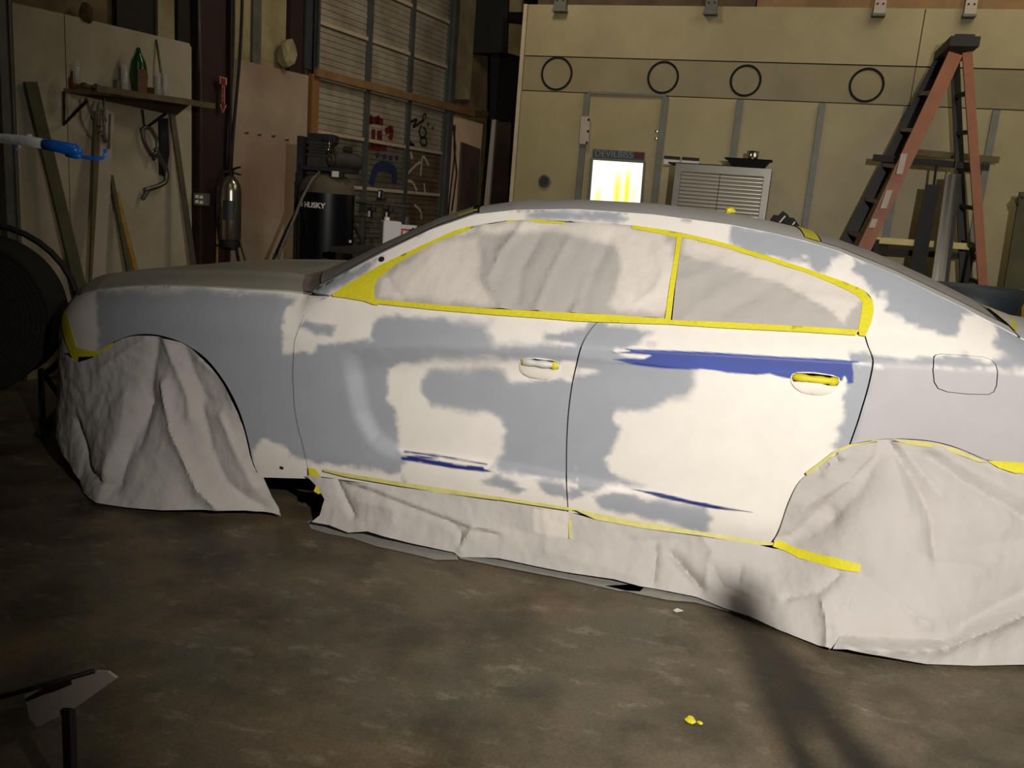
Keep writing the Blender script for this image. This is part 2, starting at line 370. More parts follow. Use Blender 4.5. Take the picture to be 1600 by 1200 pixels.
def T(x, tab): a_ = np.array(tab); return np.interp(x, a_[:, 0], a_[:, 1])
zsh_t = [(-1.4, .62), (-.8, .66), (-.4, .71), (0, .755), (.3, .775), (.664, .797), (1.2, .86), (1.78, .908), (1.97, .914), (2.84, .960), (3.37, .985), (4.2, .93)]
zbe_t = [(.55, .992), (.73, .999), (.92, .988), (1.34, .996), (1.76, 1.005), (2.12, 1.025), (2.5, 1.044), (2.85, 1.06), (3.4, 1.07)]
def sst(a_, b_, x): t = np.clip((x-a_)/(b_-a_), 0, 1); return t*t*(3-2*t)
SCOOP = None
def side(s, z, raw=False):
    s = np.asarray(s, float); z = np.asarray(z, float)
    zr = np.interp(s, rs_, rz_); dr = np.interp(s, rs_, rd_); zs = T(s, zsh_t); zb = np.minimum(T(s, zbe_t), zr-.002)
    low = np.where(z < .34, .026*np.clip((.34-z)/.16, 0, 1)**1.6, 0) + .008*np.clip((z-.45)/(zs-.45+1e-9), 0, 1)**2
    t1 = np.clip((z-zs)/(zb-zs+1e-9), 0, 1); t2 = np.clip((z-zb)/(zr-zb+1e-9), 0, 1)
    dA = .008+.078*t1**1.12+(dr-.086)*t2-.012*4*t2*(1-t2)
    tt = np.clip((z-zs)/(zr-zs+1e-9), 0, 1); dB = .008+(dr-.008)*tt**2.3; dC = .008+(dr-.008)*(tt**1.25)
    wf = sst(.78, .5, s) if False else 1-sst(.5, .8, s); wr = sst(2.86, 3.15, s)*.8
    up = dA*(1-wf)*(1-wr)+dB*wf+dC*wr*(1-wf)
    d = np.where(z <= zs, low, up)
    if SCOOP is not None and not raw: d = d+SCOOP(s, z)
    c_ = CC(s)-NRM(s)*d[..., None]
    return np.concatenate([c_, z[..., None]], -1)
def raws(s, z): return side(s, z, True)
scp = invert(raws, [(533, 548), (536, 590), (548, 650), (572, 695), (600, 716), (700, 728), (830, 746), (1000, 776), (1180, 806), (1190, 590), (1000, 570), (800, 552), (650, 545)])
def scoop(s, z):
    sh = s.shape; P = np.stack([s.ravel(), z.ravel()], 1); near = (P[:, 0] > .7) & (P[:, 0] < 2.75); out = np.zeros(len(P))
    if near.any():
        q = P[near]; d = segdist(q, scp[:4], scp[1:5]); dl = segdist(q, scp[4:8], scp[5:9]); ins = inside(q, scp); zs = T(q[:, 0], zsh_t)
        a_ = np.where(ins, sst(0, .085, d)*sst(0, .04, dl), 0)*sst(0, .14, zs-q[:, 1])*(1-sst(1.3, 2.5, q[:, 0])); out[near] = a_*.034
    return out.reshape(sh)
SCOOP = scoop
def off(surf, k): return lambda s, z: surf(s, z)+np.concatenate([NRM(s)*k, np.zeros(np.shape(s)+(1,))], -1)
def IV(px): return invert(side, px)
def sm(L): return [tuple(p) for p in catmull(np.array(L, float), 4)]

CX = 1.5
car = thing('car', 'large sedan in patchy grey primer and white with paper-masked windows and wheels', 'car', (1.55, 0, 0))

# -- paint patches (on the real panels, in panel coordinates)
WHITE = np.array(rgb(238, 231, 219)[:3]); GREY = np.array(rgb(164, 167, 172)[:3]); LGREY = np.array(rgb(184, 179, 177)[:3]); BLUE = np.array(rgb(36, 62, 150)[:3])
G = []; Wp = []; LG = []; BL = []
G.append([(152, 456), (151, 480), (156, 515), (150, 545), (150, 556), (300, 800), (480, 800), (490, 790), (560, 770), (640, 760), (627, 740), (630, 722)]+[(622, 680), (622, 665), (619, 644), (606, 619), (605, 591), (606, 575), (619, 570), (681, 566), (753, 561), (815, 566), (900, 574), (895, 600), (893, 700), (905, 770), (930, 770)]+
         d8([(150, 745), (350, 775), (250, 740), (170, 700), (145, 630), (200, 580), (220, 470), (190, 440), (200, 400), (340, 390), (480, 330), (560, 330), (590, 260), (600, 200)])+[(1087, 574), (1000, 560), (960, 548)]+
         c7([(480, 775), (550, 770), (490, 735), (560, 700), (270, 660)])+[(920, 505), (912, 513), (850, 519), (850, 531), (897, 539)]+[(775, 538), (762, 516), (769, 505), (681, 499), (600, 491), (587, 500), (581, 531), (500, 537), (487, 548), (462, 547), (444, 550), (440, 519), (443, 505), (449, 482), (459, 466), (440, 460), (300, 450)])
Wp.append([(395, 702), (403, 690), (415, 685), (428, 691), (450, 700), (456, 713), (472, 722), (480, 721), (505, 726), (542, 732), (575, 732), (597, 735), (612, 741), (627, 739), (640, 790), (480, 790), (380, 770)])
G.append([(478, 500), (487, 503), (522, 512), (519, 525), (494, 526), (481, 519), (467, 515), (466, 506)])
Gx = [[(672, 577), (662, 587), (658, 609), (675, 634), (712, 637), (769, 645), (781, 653), (790, 669), (789, 690), (786, 710), (770, 726), (765, 733), (900, 756), (900, 580), (873, 592), (830, 596), (800, 596), (792, 591), (787, 580)],
      [(758, 752), (775, 743), (800, 750), (820, 765), (808, 772), (785, 764)], [(828, 748), (884, 756), (884, 776), (866, 772), (848, 764)],
      d8([(90, 820), (130, 880), (300, 915), (640, 1000), (668, 930), (640, 880), (400, 842), (200, 812)]), dm([(1320, 480), (1420, 490), (1400, 540), (1340, 555)])]
G += Gx
Wp2 = [[(800, 566), (900, 566), (893, 592), (886, 595), (876, 590), (815, 596), (800, 594)], [(915, 573), (930, 575), (935, 582), (915, 586), (905, 580)]]
G.append(d8([(1380, 150), (1370, 260), (1330, 330), (1332, 420), (1300, 500), (1310, 520), (1290, 560), (1310, 600), (1500, 600), (1500, 150)]))
G.append(c7([(930, 160), (1500, 260), (1500, 310), (1430, 340), (1420, 385), (1370, 395), (1330, 350), (1290, 320), (1320, 330), (1350, 350), (1180, 330), (930, 260), (920, 220)]))
G.append(c7([(-40, 92), (380, 100), (430, 130), (440, 150), (200, 140), (-80, 130)]))
G.append(c8([(540, 255), (535, 330), (520, 345), (600, 380), (640, 440), (690, 490), (650, 440), (725, 455), (742, 490), (770, 520), (735, 580), (820, 600), (870, 640), (940, 672), (1010, 705), (1080, 740), (1190, 710), (1232, 650), (1240, 615), (1315, 610), (1200, 520), (800, 330)]))
G.append(c8([(1425, 690), (1440, 740), (1395, 790), (1430, 830), (1510, 870), (1900, 1000), (1900, 600), (1480, 600)]))
G.append(c8([(505, 850), (640, 868), (830, 888), (1000, 878), (1240, 868), (1340, 900), (1500, 885), (1700, 900), (1700, 960), (1500, 950), (1000, 930), (800, 920), (640, 915), (520, 900)]))
LG.append(c8([(640, 915), (800, 920), (1000, 928), (1500, 950), (1900, 990), (1900, 1700), (500, 1700), (590, 1180), (640, 1000), (660, 905)]))
G.append([(484, 459), (520, 437), (560, 417), (590, 402), (603, 399), (560, 432), (520, 455), (505, 466)])
BL.append(d8([(235, 78), (600, 93), (1100, 123), (1300, 134), (1435, 144), (1400, 150), (1382, 152), (1387, 200), (1385, 250), (1360, 252), (1347, 215), (1338, 218), (1330, 240), (1070, 228), (1030, 222), (1000, 214), (970, 204), (900, 210), (760, 200), (680, 186), (620, 182), (560, 184), (430, 176), (300, 162), (180, 132), (260, 127), (340, 130), (375, 113), (290, 106), (180, 100), (270, 92)]))
BL.append(dm([(268, 288), (330, 288), (440, 310), (600, 339), (780, 356), (790, 372), (862, 390), (780, 390), (600, 368), (440, 341), (270, 312)]))
BL.append(dm([(282, 256), (500, 284), (812, 338), (800, 348), (500, 294), (285, 268)]))
BL.append(dm([(330, 288), (420, 292), (500, 300), (490, 306), (400, 302)]))
BL.append(d8([(270, 779), (400, 797), (560, 835), (700, 863), (885, 898), (700, 882), (560, 854), (400, 818), (330, 797)]))
cv = lambda L: [IV(p) for p in L]
Gs, Ws, Gxs, Ws2, LGs, BLs = cv(G), cv(Wp), cv(Gx), cv(Wp2), cv(LG), cv(BL)
def paintc(P):
    jit = .018*fbm(P, 9, 20, 3)+.011*fbm(P, 26, 42, 13); soft = .007+.028*vnoise(P, 2.2, 2.2, 5)**2
    def cov(polys, j=1, w_=None):
        d = np.full(len(P), -9.)
        for q in polys: d = np.maximum(d, sdf(P, q))
        d = d+jit*j; ww = soft if w_ is None else w_
        return sst(-1, 1, d/ww)[:, None]
    c_ = np.tile(WHITE, (len(P), 1))
    for pol, colr in ((Gs, GREY), (Ws, WHITE), (Gxs, GREY), (LGs, LGREY), (Ws2, WHITE)):
        a_ = cov(pol); c_ = c_*(1-a_)+colr*a_
    a_ = cov(BLs[:1], .1, .003); bl = BLUE*(.85+1.2*vnoise(P, 7, 30, 2)[:, None]**4*sst(.93, .86, P[:, 1]-.05*(P[:, 0]-2.2))[:, None])+.03*a_; c_ = c_*(1-a_)+bl*a_
    a_ = cov(BLs[1:], .1, .003); c_ = c_*(1-a_)+np.array(rgb(28, 40, 110)[:3])*a_
    return c_

# -- panel outlines
cutF = [(513, 463), (487.5, 476.5), (476, 490), (469, 506), (462, 525), (459, 540), (457, 581), (458, 610), (460, 640), (466, 672), (471, 690), (480, 730), (483, 748)]
cutB = [(933, 503), (922, 516), (912.5, 531), (906, 548), (901.6, 566), (896, 590), (892, 612), (888, 645), (886, 675), (885, 705), (885, 752), (887.5, 800)]
cutR = [(1351, 523), (1356, 540), (1362, 555), (1364, 567), (1360, 590), (1354, 614), (1347, 637), (1340, 660), (1328, 694)]
cF, cB, cR = IV(sm(cutF)), IV(sm(cutB)), IV(sm(cutR))
belt = IV([(519, 462), (585, 473), (740, 486), (830, 493), (933, 502)]); belt2 = IV([(936, 502), (1043, 507), (1200, 515), (1300, 521), (1349, 523)])
archF = IV(sm([(404, 742), (395, 720), (390, 697), (382, 665), (370, 632), (350, 595), (322, 560), (290, 538), (262, 527), (235, 522), (205, 524), (175, 535)]))
archR = IV(sm([(1540, 718), (1495, 699), (1456, 689), (1416, 685.5), (1379, 686), (1328, 694)]))
archD = IV([(1328, 696), (1306, 709), (1280, 731), (1253, 757), (1235, 790), (1222, 830), (1216, 856)]); archD[:, 0] += np.array([0, .022, .04, .045, .045, .045, .045]); archD[:, 1] -= np.array([0, .004, .004, 0, 0, 0, 0])
g = .0028
def shift(a_, d): b_ = a_.copy(); b_[:, 0] += d; return b_
def railpts(sa_, sb_, k=14, dz=0): s = np.linspace(sa_, sb_, k); return np.stack([s, np.interp(s, rs_, rz_)-dz], 1)
sF0 = -.735
zbot = .235
# fender: nose edge -> along hood line -> door cut -> bottom -> arch -> front
fen = np.vstack([[(sF0, .60)], [(sF0-.02, .72)], railpts(sF0, .60, 26, .004), shift(cF, -g), [(archF[0][0]+.0, archF[0][1]-.012)], archF, IV([(152, 551)]), [(sF0+.02, .575)]])
FIN = [(q, .0045) for q in BLs]
panel('front_fender', side, fen, .014, 'paint', car, colf=paintc)
fd = np.vstack([shift(cF, g), [(cF[-1][0]+.02, zbot-.01)], [(cB[-1][0]-g, zbot-.01)], shift(cB, -g)[::-1], belt[::-1]])
hcF = invert(side, Z((780, 540), 10)([(330, 215), (440, 198), (560, 196), (800, 225), (900, 250), (950, 280), (945, 330), (930, 368), (800, 368), (600, 340), (440, 320), (340, 318), (325, 260)]))
hcR = invert(side, Z((1200, 340), 4)([(150, 985), (175, 970), (280, 972), (380, 985), (440, 1000), (445, 1030), (430, 1052), (370, 1050), (330, 1035), (240, 1026), (160, 1026), (148, 1005)]))
fdo = panel('front_door', side, fd, .012, 'paint', car, holes=[hcF], colf=paintc, fine=FIN[1:4])
rdp = np.vstack([shift(cB, g), [(archD[-1][0], zbot-.02)], archD[::-1], shift(cR, -g)[::-1], belt2[::-1]])
rdo = panel('rear_door', side, rdp, .012, 'paint', car, holes=[hcR], colf=paintc, fine=[FIN[0], FIN[4]])
wtop = IV([(519, 461)]+sm([(560, 437), (612, 409), (660, 385), (712, 361), (750, 351), (797, 344), (850, 344), (900, 346), (987, 352), (1066, 364), (1131, 380), (1194, 398), (1256, 419), (1319, 441), (1350, 454), (1362, 467), (1365, 485), (1360, 505), (1351, 522)]))
fuel = IV(Z((1200, 340), 4)([(1032, 870), (1045, 855), (1080, 849), (1200, 856), (1340, 868), (1395, 885), (1425, 915), (1438, 960), (1432, 1050), (1415, 1090), (1380, 1108), (1250, 1106), (1120, 1092), (1060, 1070), (1035, 1030), (1027, 950)]))
seamz = IV([(1540, 718), (1600, 726)])
qp = np.vstack([[(cF[0][0]+.004, cF[0][1]+.006)], wtop[1:], shift(cR, g), archR[::-1][1:], [(3.42, seamz[0][1]-.01), (3.9, seamz[0][1]-.02), (4.05, .66)], railpts(4.05, .62, 60, .002)])
qpan = panel('quarter_and_pillar_panel', side, qp, .015, 'paint', car, holes=[fuel], colf=paintc)
fc = fuel.mean(0); fuel2 = fc+(fuel-fc)*.965
panel('fuel_door', side, fuel2, .012, 'paint', car, colf=paintc)
rb = [(3.405, .24), (3.405, .36), (3.39, .46), (3.33, .58), (3.26, seamz[0][1]-.02), (3.42, seamz[0][1]-.016), (3.9, seamz[0][1]-.026), (4.05, .655), (4.05, .80), (SMAX, .80), (SMAX, .24)]
greyc = lambda P: np.tile(GREY, (len(P), 1))
panel('rear_bumper', side, rb, .03, 'paint', car, colf=greyc)
panel('rear_fascia', side, np.vstack([[(4.056, .806), (SMAX, .806)], railpts(SMAX, 4.056, 8, .004)]), .03, 'paint', car, colf=greyc)
panel('front_bumper', side, np.vstack([[(SMIN, .24), (-.42, .24), (-.45, .4), (-.55, .52), (sF0, .57), (sF0-.024, .72)], railpts(sF0-.024, SMIN, 10, .004)]), .03, 'paint', car, colf=lambda P: np.tile(GREY*.6, (len(P), 1)))
# dark inner shell seen only through the shut lines
S_, Z_ = np.meshgrid(np.linspace(.46, 3.95, 90), np.linspace(.24, .995, 24), indexing='ij'); X = off(side, -.03)(S_, Z_)
keep = lambda s, z: not (np.hypot(s-3.03, z-.36) < .44)
Fc = [(i*24+j, (i+1)*24+j, (i+1)*24+j+1, i*24+j+1) for i in range(89) for j in range(23) if keep(S_[i, j], Z_[i, j])]
mesh_obj('inner_shell', X.reshape(-1, 3), Fc, 'gap', car)
# window glass under the paper
wg = np.vstack([wtop, IV([(1300, 519), (1200, 513), (1043, 505), (900, 498), (740, 484), (585, 471)])])
panel('side_glass', off(side, -.006), wg, .03, 'gap', car, thick=0)

# -- handles: scooped cup and taped grip
def handle(door, hole, pxcup, taped, nm):
    c_ = hole.mean(0); cup = invert(side, pxcup); cc = np.array([(cup[:, 0].min()+cup[:, 0].max())/2, (cup[:, 1].min()+cup[:, 1].max())/2]); hw = (cup.max(0)-cup.min(0))/2
    def bulge(P): q = ((P-cc)/hw); r = np.clip(1-(abs(q[:, 0])**2.6+abs(q[:, 1])**2.4), 0, 1); return .001+.012*np.sqrt(r)
    h = panel('door_handle', side, cup, .006, 'paint', door, disp=bulge, thick=.004, holes=[hole], colf=lambda P: np.tile(np.array(rgb(240, 232, 216)[:3]), (len(P), 1)))
    mesh_obj('recess', off(side, -.035)(*np.meshgrid(np.linspace(hole[:, 0].min()-.03, hole[:, 0].max()+.03, 6), np.linspace(hole[:, 1].min()-.03, hole[:, 1].max()+.03, 4), indexing='ij')).reshape(-1, 3), [(i*4+j, (i+1)*4+j, (i+1)*4+j+1, i*4+j+1) for i in range(5) for j in range(3)], 'dark', h)
    b_ = MB(); s1, s2 = hole[:, 0].min(), hole[:, 0].max(); zm = lambda s: np.interp(s, [s1, s2], [c_[1]-.002, c_[1]-.002])
    P = [side(np.array([s1+(s2-s1)*t]), np.array([zm(0)+.002]))[0]+np.array([0, -.004+.022*abs(2*t-1)**3, 0]) for t in np.linspace(.02, .98, 12)]
    b_.tube(P, .012, 8, radii=[.011+.005*abs(math.sin(7*i)) for i in range(12)]); b_.build('grip', 'white_plastic' if not taped else 'tape', h, True)
    k = MB(); k.lathe([(0, -.01), (.015, -.008), (.018, 0), (.014, .012), (0, .016)], side(np.array([s2-.022]), np.array([zm(0)]))[0]+np.array([0, .004, 0]), 12, (0, -1, .1)); k.build('taped_lock', 'tape', h, True)
    if not taped: k = MB(); k.lathe([(0, -.01), (.012, -.008), (.015, 0), (.011, .01), (0, .014)], side(np.array([s1+.018]), np.array([zm(0)]))[0]+np.array([0, .004, 0]), 12, (0, -1, .1)); k.build('tape_scrap', 'tape_pale', h, True)
    return h
handle(fdo, hcF, Z((780, 540), 10)([(310, 250), (325, 215), (440, 192), (620, 190), (820, 220), (920, 248), (960, 290), (960, 360), (920, 420), (860, 480), (780, 515), (640, 528), (480, 510), (400, 470), (350, 430), (320, 370)]), False, 'f')
handle(rdo, hcR, Z((1200, 340), 4)([(140, 1000), (150, 978), (190, 963), (290, 965), (400, 982), (445, 1000), (452, 1035), (440, 1065), (400, 1092), (340, 1108), (270, 1108), (210, 1092), (165, 1060), (143, 1030)]), True, 'r')
# small dark hole in the A-pillar and a plug hole in the sill
for px, r in (((596, 405), .011), ((440, 731), .008)):
    q = IV([px])[0]; th = np.linspace(0, 2*PI, 13)[:-1]; panel('drain_hole', off(side, .0012), [(q[0]+r*1.3*math.cos(a_), q[1]+r*math.sin(a_)) for a_ in th], .006, 'gap', car, thick=0)

# -- top: hood, windshield, roof, rear glass, trunk
qi = np.arange(len(RR))
def top(q, t):
    q = np.asarray(q, float); t = np.asarray(t, float)
    xr, yr, zr = [np.interp(q, qi, RR[:, k]) for k in range(3)]; xc, zc = np.interp(q, qi, CN[:, 0]), np.interp(q, qi, CN[:, 1])
    b2 = 1-t*t; hood = 1-sst(8.6, 9.6, q); b_ = hood*(1-abs(t)**5)+(1-hood)*(1-abs(t)**2.1)
    ridge = hood*sst(0, 1.5, q)*.012*(np.exp(-((abs(t)-.62)/.07)**2))
    return np.stack([xr+(xc-xr)*b2, t*yr, zr+(zc-zr)*b_+ridge], -1)
def smoothtab(A):
    return A
def topgrid(name, q0, q1, m, nq, nt=40, o=0, tr=(-1, 1), parent=car, colf=None, thick=.01):
    Q, Tt = np.meshgrid(np.linspace(q0, q1, nq), np.linspace(tr[0], tr[1], nt), indexing='ij'); X = top(Q, Tt)
    X[..., 2] += o; V = X.reshape(-1, 3); Fc = [(i*nt+j, (i+1)*nt+j, (i+1)*nt+j+1, i*nt+j+1) for i in range(nq-1) for j in range(nt-1)]
    if thick:
        loop = [j for j in range(nt)]+[i*nt+nt-1 for i in range(1, nq)]+[(nq-1)*nt+j for j in range(nt-2, -1, -1)]+[i*nt for i in range(nq-2, 0, -1)]
        k = len(V); V = np.vstack([V, V[loop]-np.array([0, 0, thick])]); Fc += [(loop[a_], k+a_, k+(a_+1) % len(loop), loop[(a_+1) % len(loop)]) for a_ in range(len(loop))]
    ob = mesh_obj(name, V, Fc, m, parent, True); fixn(ob); ob.data.set_sharp_from_angle(angle=math.radians(50)); return ob
topgrid('hood', .06, 8.75, 'hood', 60, 50, tr=(-.992, .992))
topgrid('cowl', 8.76, 9.36, 'cowlpaper', 8, 30, o=-.001)
topgrid('windshield', 9.35, 13.1, 'gap', 24, 30, o=-.004, tr=(-.97, .97), thick=0)
topgrid('roof', 13.15, 19.0, 'roof', 50, 40, tr=(-.996, .996))
topgrid('rear_window', 19.0, 22.9, 'gap', 24, 30, tr=(-.9, .9), o=-.004, thick=0)
topgrid('pillar_inner_rear', 19.0, 22.9, 'roof', 24, 6, tr=(-.998, -.86))
topgrid('pillar_inner_rear', 19.0, 22.9, 'roof', 24, 6, tr=(.86, .998))
topgrid('windshield_frame', 9.3, 13.2, 'roof', 24, 6, tr=(-.998, -.93))
topgrid('windshield_frame', 9.3, 13.2, 'roof', 24, 6, tr=(.93, .998))
topgrid('trunk_lid', 22.95, 26, 'roof', 30, 40, tr=(-.996, .996))

# -- the far side of the body, mirrored
def mirror(o):
    for c in [o]:
        d = c.copy(); COL.objects.link(d); d.parent = car; d.matrix_parent_inverse = car.matrix_basis.inverted(); d.scale = (1, -1, 1)
for nm in ('front_fender', 'front_door', 'rear_door', 'quarter_and_pillar_panel', 'fuel_door', 'rear_bumper', 'rear_fascia', 'front_bumper', 'inner_shell', 'side_glass'):
    mirror(bpy.data.objects[nm])

# -- underside and wheels
b_ = MB(); b_.slab([(-.75, -.70, .2), (3.95, -.70, .2), (3.95, .70, .2), (-.75, .70, .2)], (0, 0, 1), .08); b_.slab([(.45, -.88, .2), (2.6, -.88, .2), (2.6, .88, .2), (.45, .88, .2)], (0, 0, 1), .1); b_.slab([(-.7, -.5, .28), (3.9, -.5, .28), (3.9, .5, .28), (-.7, .5, .28)], (0, 0, 1), .45)
b_.build('underbody', 'dark', car)
b_ = MB(); b_.slab([(.42, -.915, .20), (.60, -.925, .20), (.60, -.925, .245), (.42, -.915, .245)], (0, 1, 0), .1); b_.build('sill_tab', 'white_plastic', car)
for x in (0, 3.05):
    for sy in (-1, 1):
        b_ = MB(); b_.lathe([(.24, -.11), (.33, -.12), (.357, -.09), (.36, 0), (.357, .09), (.33, .12), (.24, .11)], (x, sy*.755, .361), 40, (0, 1, 0)); wh = b_.build('wheel', 'tyre', car, True)
        b_ = MB(); b_.lathe([(0, .09), (.05, .1), (.07, .07), (.22, .05), (.245, .1), (.245, -.1)], (x, sy*.755, .361), 30, (0, sy, 0))
        for k in range(5):
            a_ = 2*PI*k/5; b_.bar((x+.05*math.cos(a_), sy*.845, .361+.05*math.sin(a_)), (x+.23*math.cos(a_), sy*.845, .361+.23*math.sin(a_)), .05, .03, (0, 1, 0))
        b_.build('rim', 'steel', wh)

# ------------------------------------------------------------------ MASKING PAPER
FL = [(-1.4, .02), (-.9, .03), (-.6, .06), (-.41, .09), (-.2, .20), (.1, .17), (.40, .08), (.56, .0), (.70, .04), (1.07, .08), (1.51, .07), (1.88, .10), (2.2, .11), (2.36, .13), (2.45, .17), (2.62, .27), (2.8, .37), (3.11, .35), (3.47, .25), (3.8, .2)]
def drape(k, pw=1.4, zt=.66, blend=False):
    def f(s, z):
        s = np.asarray(s, float); z = np.asarray(z, float); P = side(s, np.maximum(z, .34)); Nn = NRM(s)
        zz_ = zt+(.66-zt)*sst(2.62, 3.0, s); fl = T(s, FL)*np.clip(1-z/zz_, 0, 1)**pw+k
        P = np.concatenate([P[..., :2]+Nn*fl[..., None], z[..., None]], -1); return P
    return f
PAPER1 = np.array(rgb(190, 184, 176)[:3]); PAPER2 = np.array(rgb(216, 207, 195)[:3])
def folds(surf, L, crum=.004, seed=0, fq=7):
    Q = [(invert(surf, p), a_, w_) for p, a_, w_ in L]
    def f(P):
        d = crum*fbm(P, fq, fq*.7, seed)+crum*1.1*(1-abs(fbm(P, fq*1.1, fq*.8, seed+9)))**2+crum*.5*(1-abs(fbm(P, fq*2.3, fq*1.9, seed+19)))**2
        for q, a_, w_ in Q:
            r = segdist(P, q[:-1], q[1:]); d = d+1.35*a_*np.exp(-(r/w_)**1.15)
        return d
    return f
# front wheel cover
sf = drape(-.004)
ofw = np.vstack([invert(sf, [(441, 806), (425, 775), (412, 745)]), invert(sf, sm([(400, 735), (393, 715), (388, 697), (380, 665), (368, 632), (348, 595), (320, 561), (288, 538), (262, 529), (235, 524), (205, 526), (178, 537), (152, 556), (125, 566)])), [(sF0+.02, .60), (sF0-.03, .70), (-.95, .68), (-1.0, .4), (-.9, .25), (-.62, .12)], invert(sf, [(122, 742), (132, 768), (165, 788)]), invert(sf, [(200, 793), (250, 797), (320, 796), (380, 797), (425, 801)])])
ofw[:, 1] = np.maximum(ofw[:, 1], .003)
ff = folds(sf, [(c1([(960, 500), (860, 560), (740, 640), (640, 720)]), .012, .03), (c1([(990, 520), (960, 680), (930, 900), (900, 1050), (850, 1200)]), -.016, .035), (c1([(1040, 520), (1090, 640), (1180, 860), (1200, 1000)]), .016, .03),
     (c1([(1150, 550), (1220, 740), (1290, 900)]), -.012, .03), (c1([(1250, 640), (1400, 780), (1480, 960)]), .008, .025), (Z((60, 600), 4)([(800, 0), (850, 300), (930, 480), (1010, 660), (1120, 770)]), .026, .03), (Z((60, 600), 4)([(700, 100), (560, 400), (500, 620)]), -.02, .035),
     (Z((60, 600), 4)([(560, 60), (520, 300), (400, 600)]), .012, .05), (Z((60, 600), 4)([(1010, 100), (1080, 400), (1180, 620), (1400, 770)]), -.016, .03), (Z((60, 600), 4)([(240, 240), (320, 540), (460, 640)]), -.02, .025), (Z((60, 600), 4)([(1150, 200), (1230, 400), (1350, 640)]), .014, .03)], .006, 1)
pf = panel('masking_paper', sf, ofw, .0095, 'paper', None, thick=0, disp=ff, colf=lambda P: np.tile(PAPER1, (len(P), 1)))
tag(pf, 'crumpled sheet of masking paper taped over the front wheel, hanging to the floor', 'masking paper')
# skirt along the sill
ss = drape(.005, 1.15, .26)
osk = invert(ss, [(478, 742), (520, 748), (580, 755), (680, 768), (735, 777), (890, 800), (930, 812), (1005, 826), (1092, 838), (1180, 851), (1212, 858), (1300, 880), (1342, 892), (1338, 930), (1325, 985), (1296, 1016), (1215, 984), (1170, 963), (1130, 950), (1085, 932), (1000, 916), (960, 905), (880, 893), (835, 884), (780, 872), (718, 872), (710, 863), (640, 848), (575, 830), (545, 832), (515, 820), (488, 815), (500, 805), (508, 780), (498, 762)])
osk[:, 1] = np.maximum(osk[:, 1], .003)
fs = folds(ss, [(c3([(560, 380), (600, 470), (640, 560), (690, 660)]), -.016, .014), (c3([(640, 430), (800, 480), (1000, 560), (1200, 640), (1400, 715), (1600, 760)]), .016, .03), (c3([(640, 460), (800, 510), (1000, 590), (1200, 665), (1400, 740), (1600, 790)]), -.012, .014),
     (dm([(0, 560), (100, 590), (230, 620), (220, 700)]), .01, .03), (dm([(560, 690), (640, 760), (640, 850)]), -.012, .012), (dm([(720, 740), (660, 820), (640, 870)]), .016, .014), (c4([(0, 250), (300, 320), (600, 400), (900, 430)]), -.012, .05), (c4([(300, 400), (600, 480), (860, 560)]), .012, .04),
     (c4([(820, 345), (1000, 335), (1150, 350)]), -.01, .02), (c4([(1070, 420), (1150, 500), (1230, 600)]), -.02, .016), (c4([(980, 370), (980, 520), (960, 600)]), -.014, .012), (c4([(1265, 310), (1330, 400), (1300, 600)]), .014, .02), (c4([(1330, 500), (1400, 620), (1540, 680)]), -.014, .014),
     (Z((1000, 880), 2.667)([(160, 0), (230, 70), (260, 110)]), -.014, .012), (Z((1000, 880), 2.667)([(600, 150), (740, 120), (830, 50)]), -.012, .01), (Z((1000, 880), 2.667)([(770, 170), (790, 280), (780, 360)]), .018, .014), (Z((1000, 880), 2.667)([(420, 20), (410, 80), (540, 150)]), -.012, .014)], .005, 4, 8)
dbl = invert(ss, c4([(215, 140), (430, 140), (455, 325), (330, 315), (215, 280)]))
def skc(P):
    a_ = sst(-.006, .006, sdf(P, dbl))[:, None]; a_ = a_*.9; b2 = sst(.17, .03, P[:, 1]+.02*fbm(P, 3, 3, 5))[:, None]*0
    return PAPER1*(1-a_)+PAPER2*a_
ps = panel('masking_paper', ss, osk, .009, 'paper', None, thick=0, disp=fs, colf=skc)
tag(ps, 'long wrinkled skirt of masking paper hanging from the sill below both doors', 'masking paper')
def strip(name, surf, px, m, parent, lab=None, step=.012, th=.0):
    o = panel(name, surf, invert(surf, px), step, m, parent, thick=th)
    if lab: o['label'] = lab
    return o
so = drape(.009, 1.15, .26)
strip('tape_strip', so, c3([(405, 362), (450, 372), (470, 400), (500, 440), (470, 440), (440, 425), (412, 415)]), 'tape', ps)
strip('tape_strip', so, c3([(460, 462), (490, 466), (492, 520), (470, 528), (440, 510)]), 'tape', ps)
strip('tape_strip', so, c3([(500, 372), (640, 398), (900, 440), (1240, 492), (1600, 546), (1600, 566), (1240, 520), (900, 464), (640, 420), (500, 385)]), 'tape_pale', ps, 'pale yellow tape seam', .01)
strip('tape_strip', so, [(780, 776)]+c4([(430, 130), (600, 168), (900, 225), (1260, 283), (1600, 338), (1720, 352), (1720, 368), (1600, 366), (1260, 308), (900, 262), (600, 206), (480, 150), (420, 148), (0, 84)]), 'tape_pale', ps, 'pale yellow tape seam', .01)
strip('tape_strip', so, c4([(432, 150), (456, 150), (452, 325), (436, 325)]), 'tape_pale', ps)
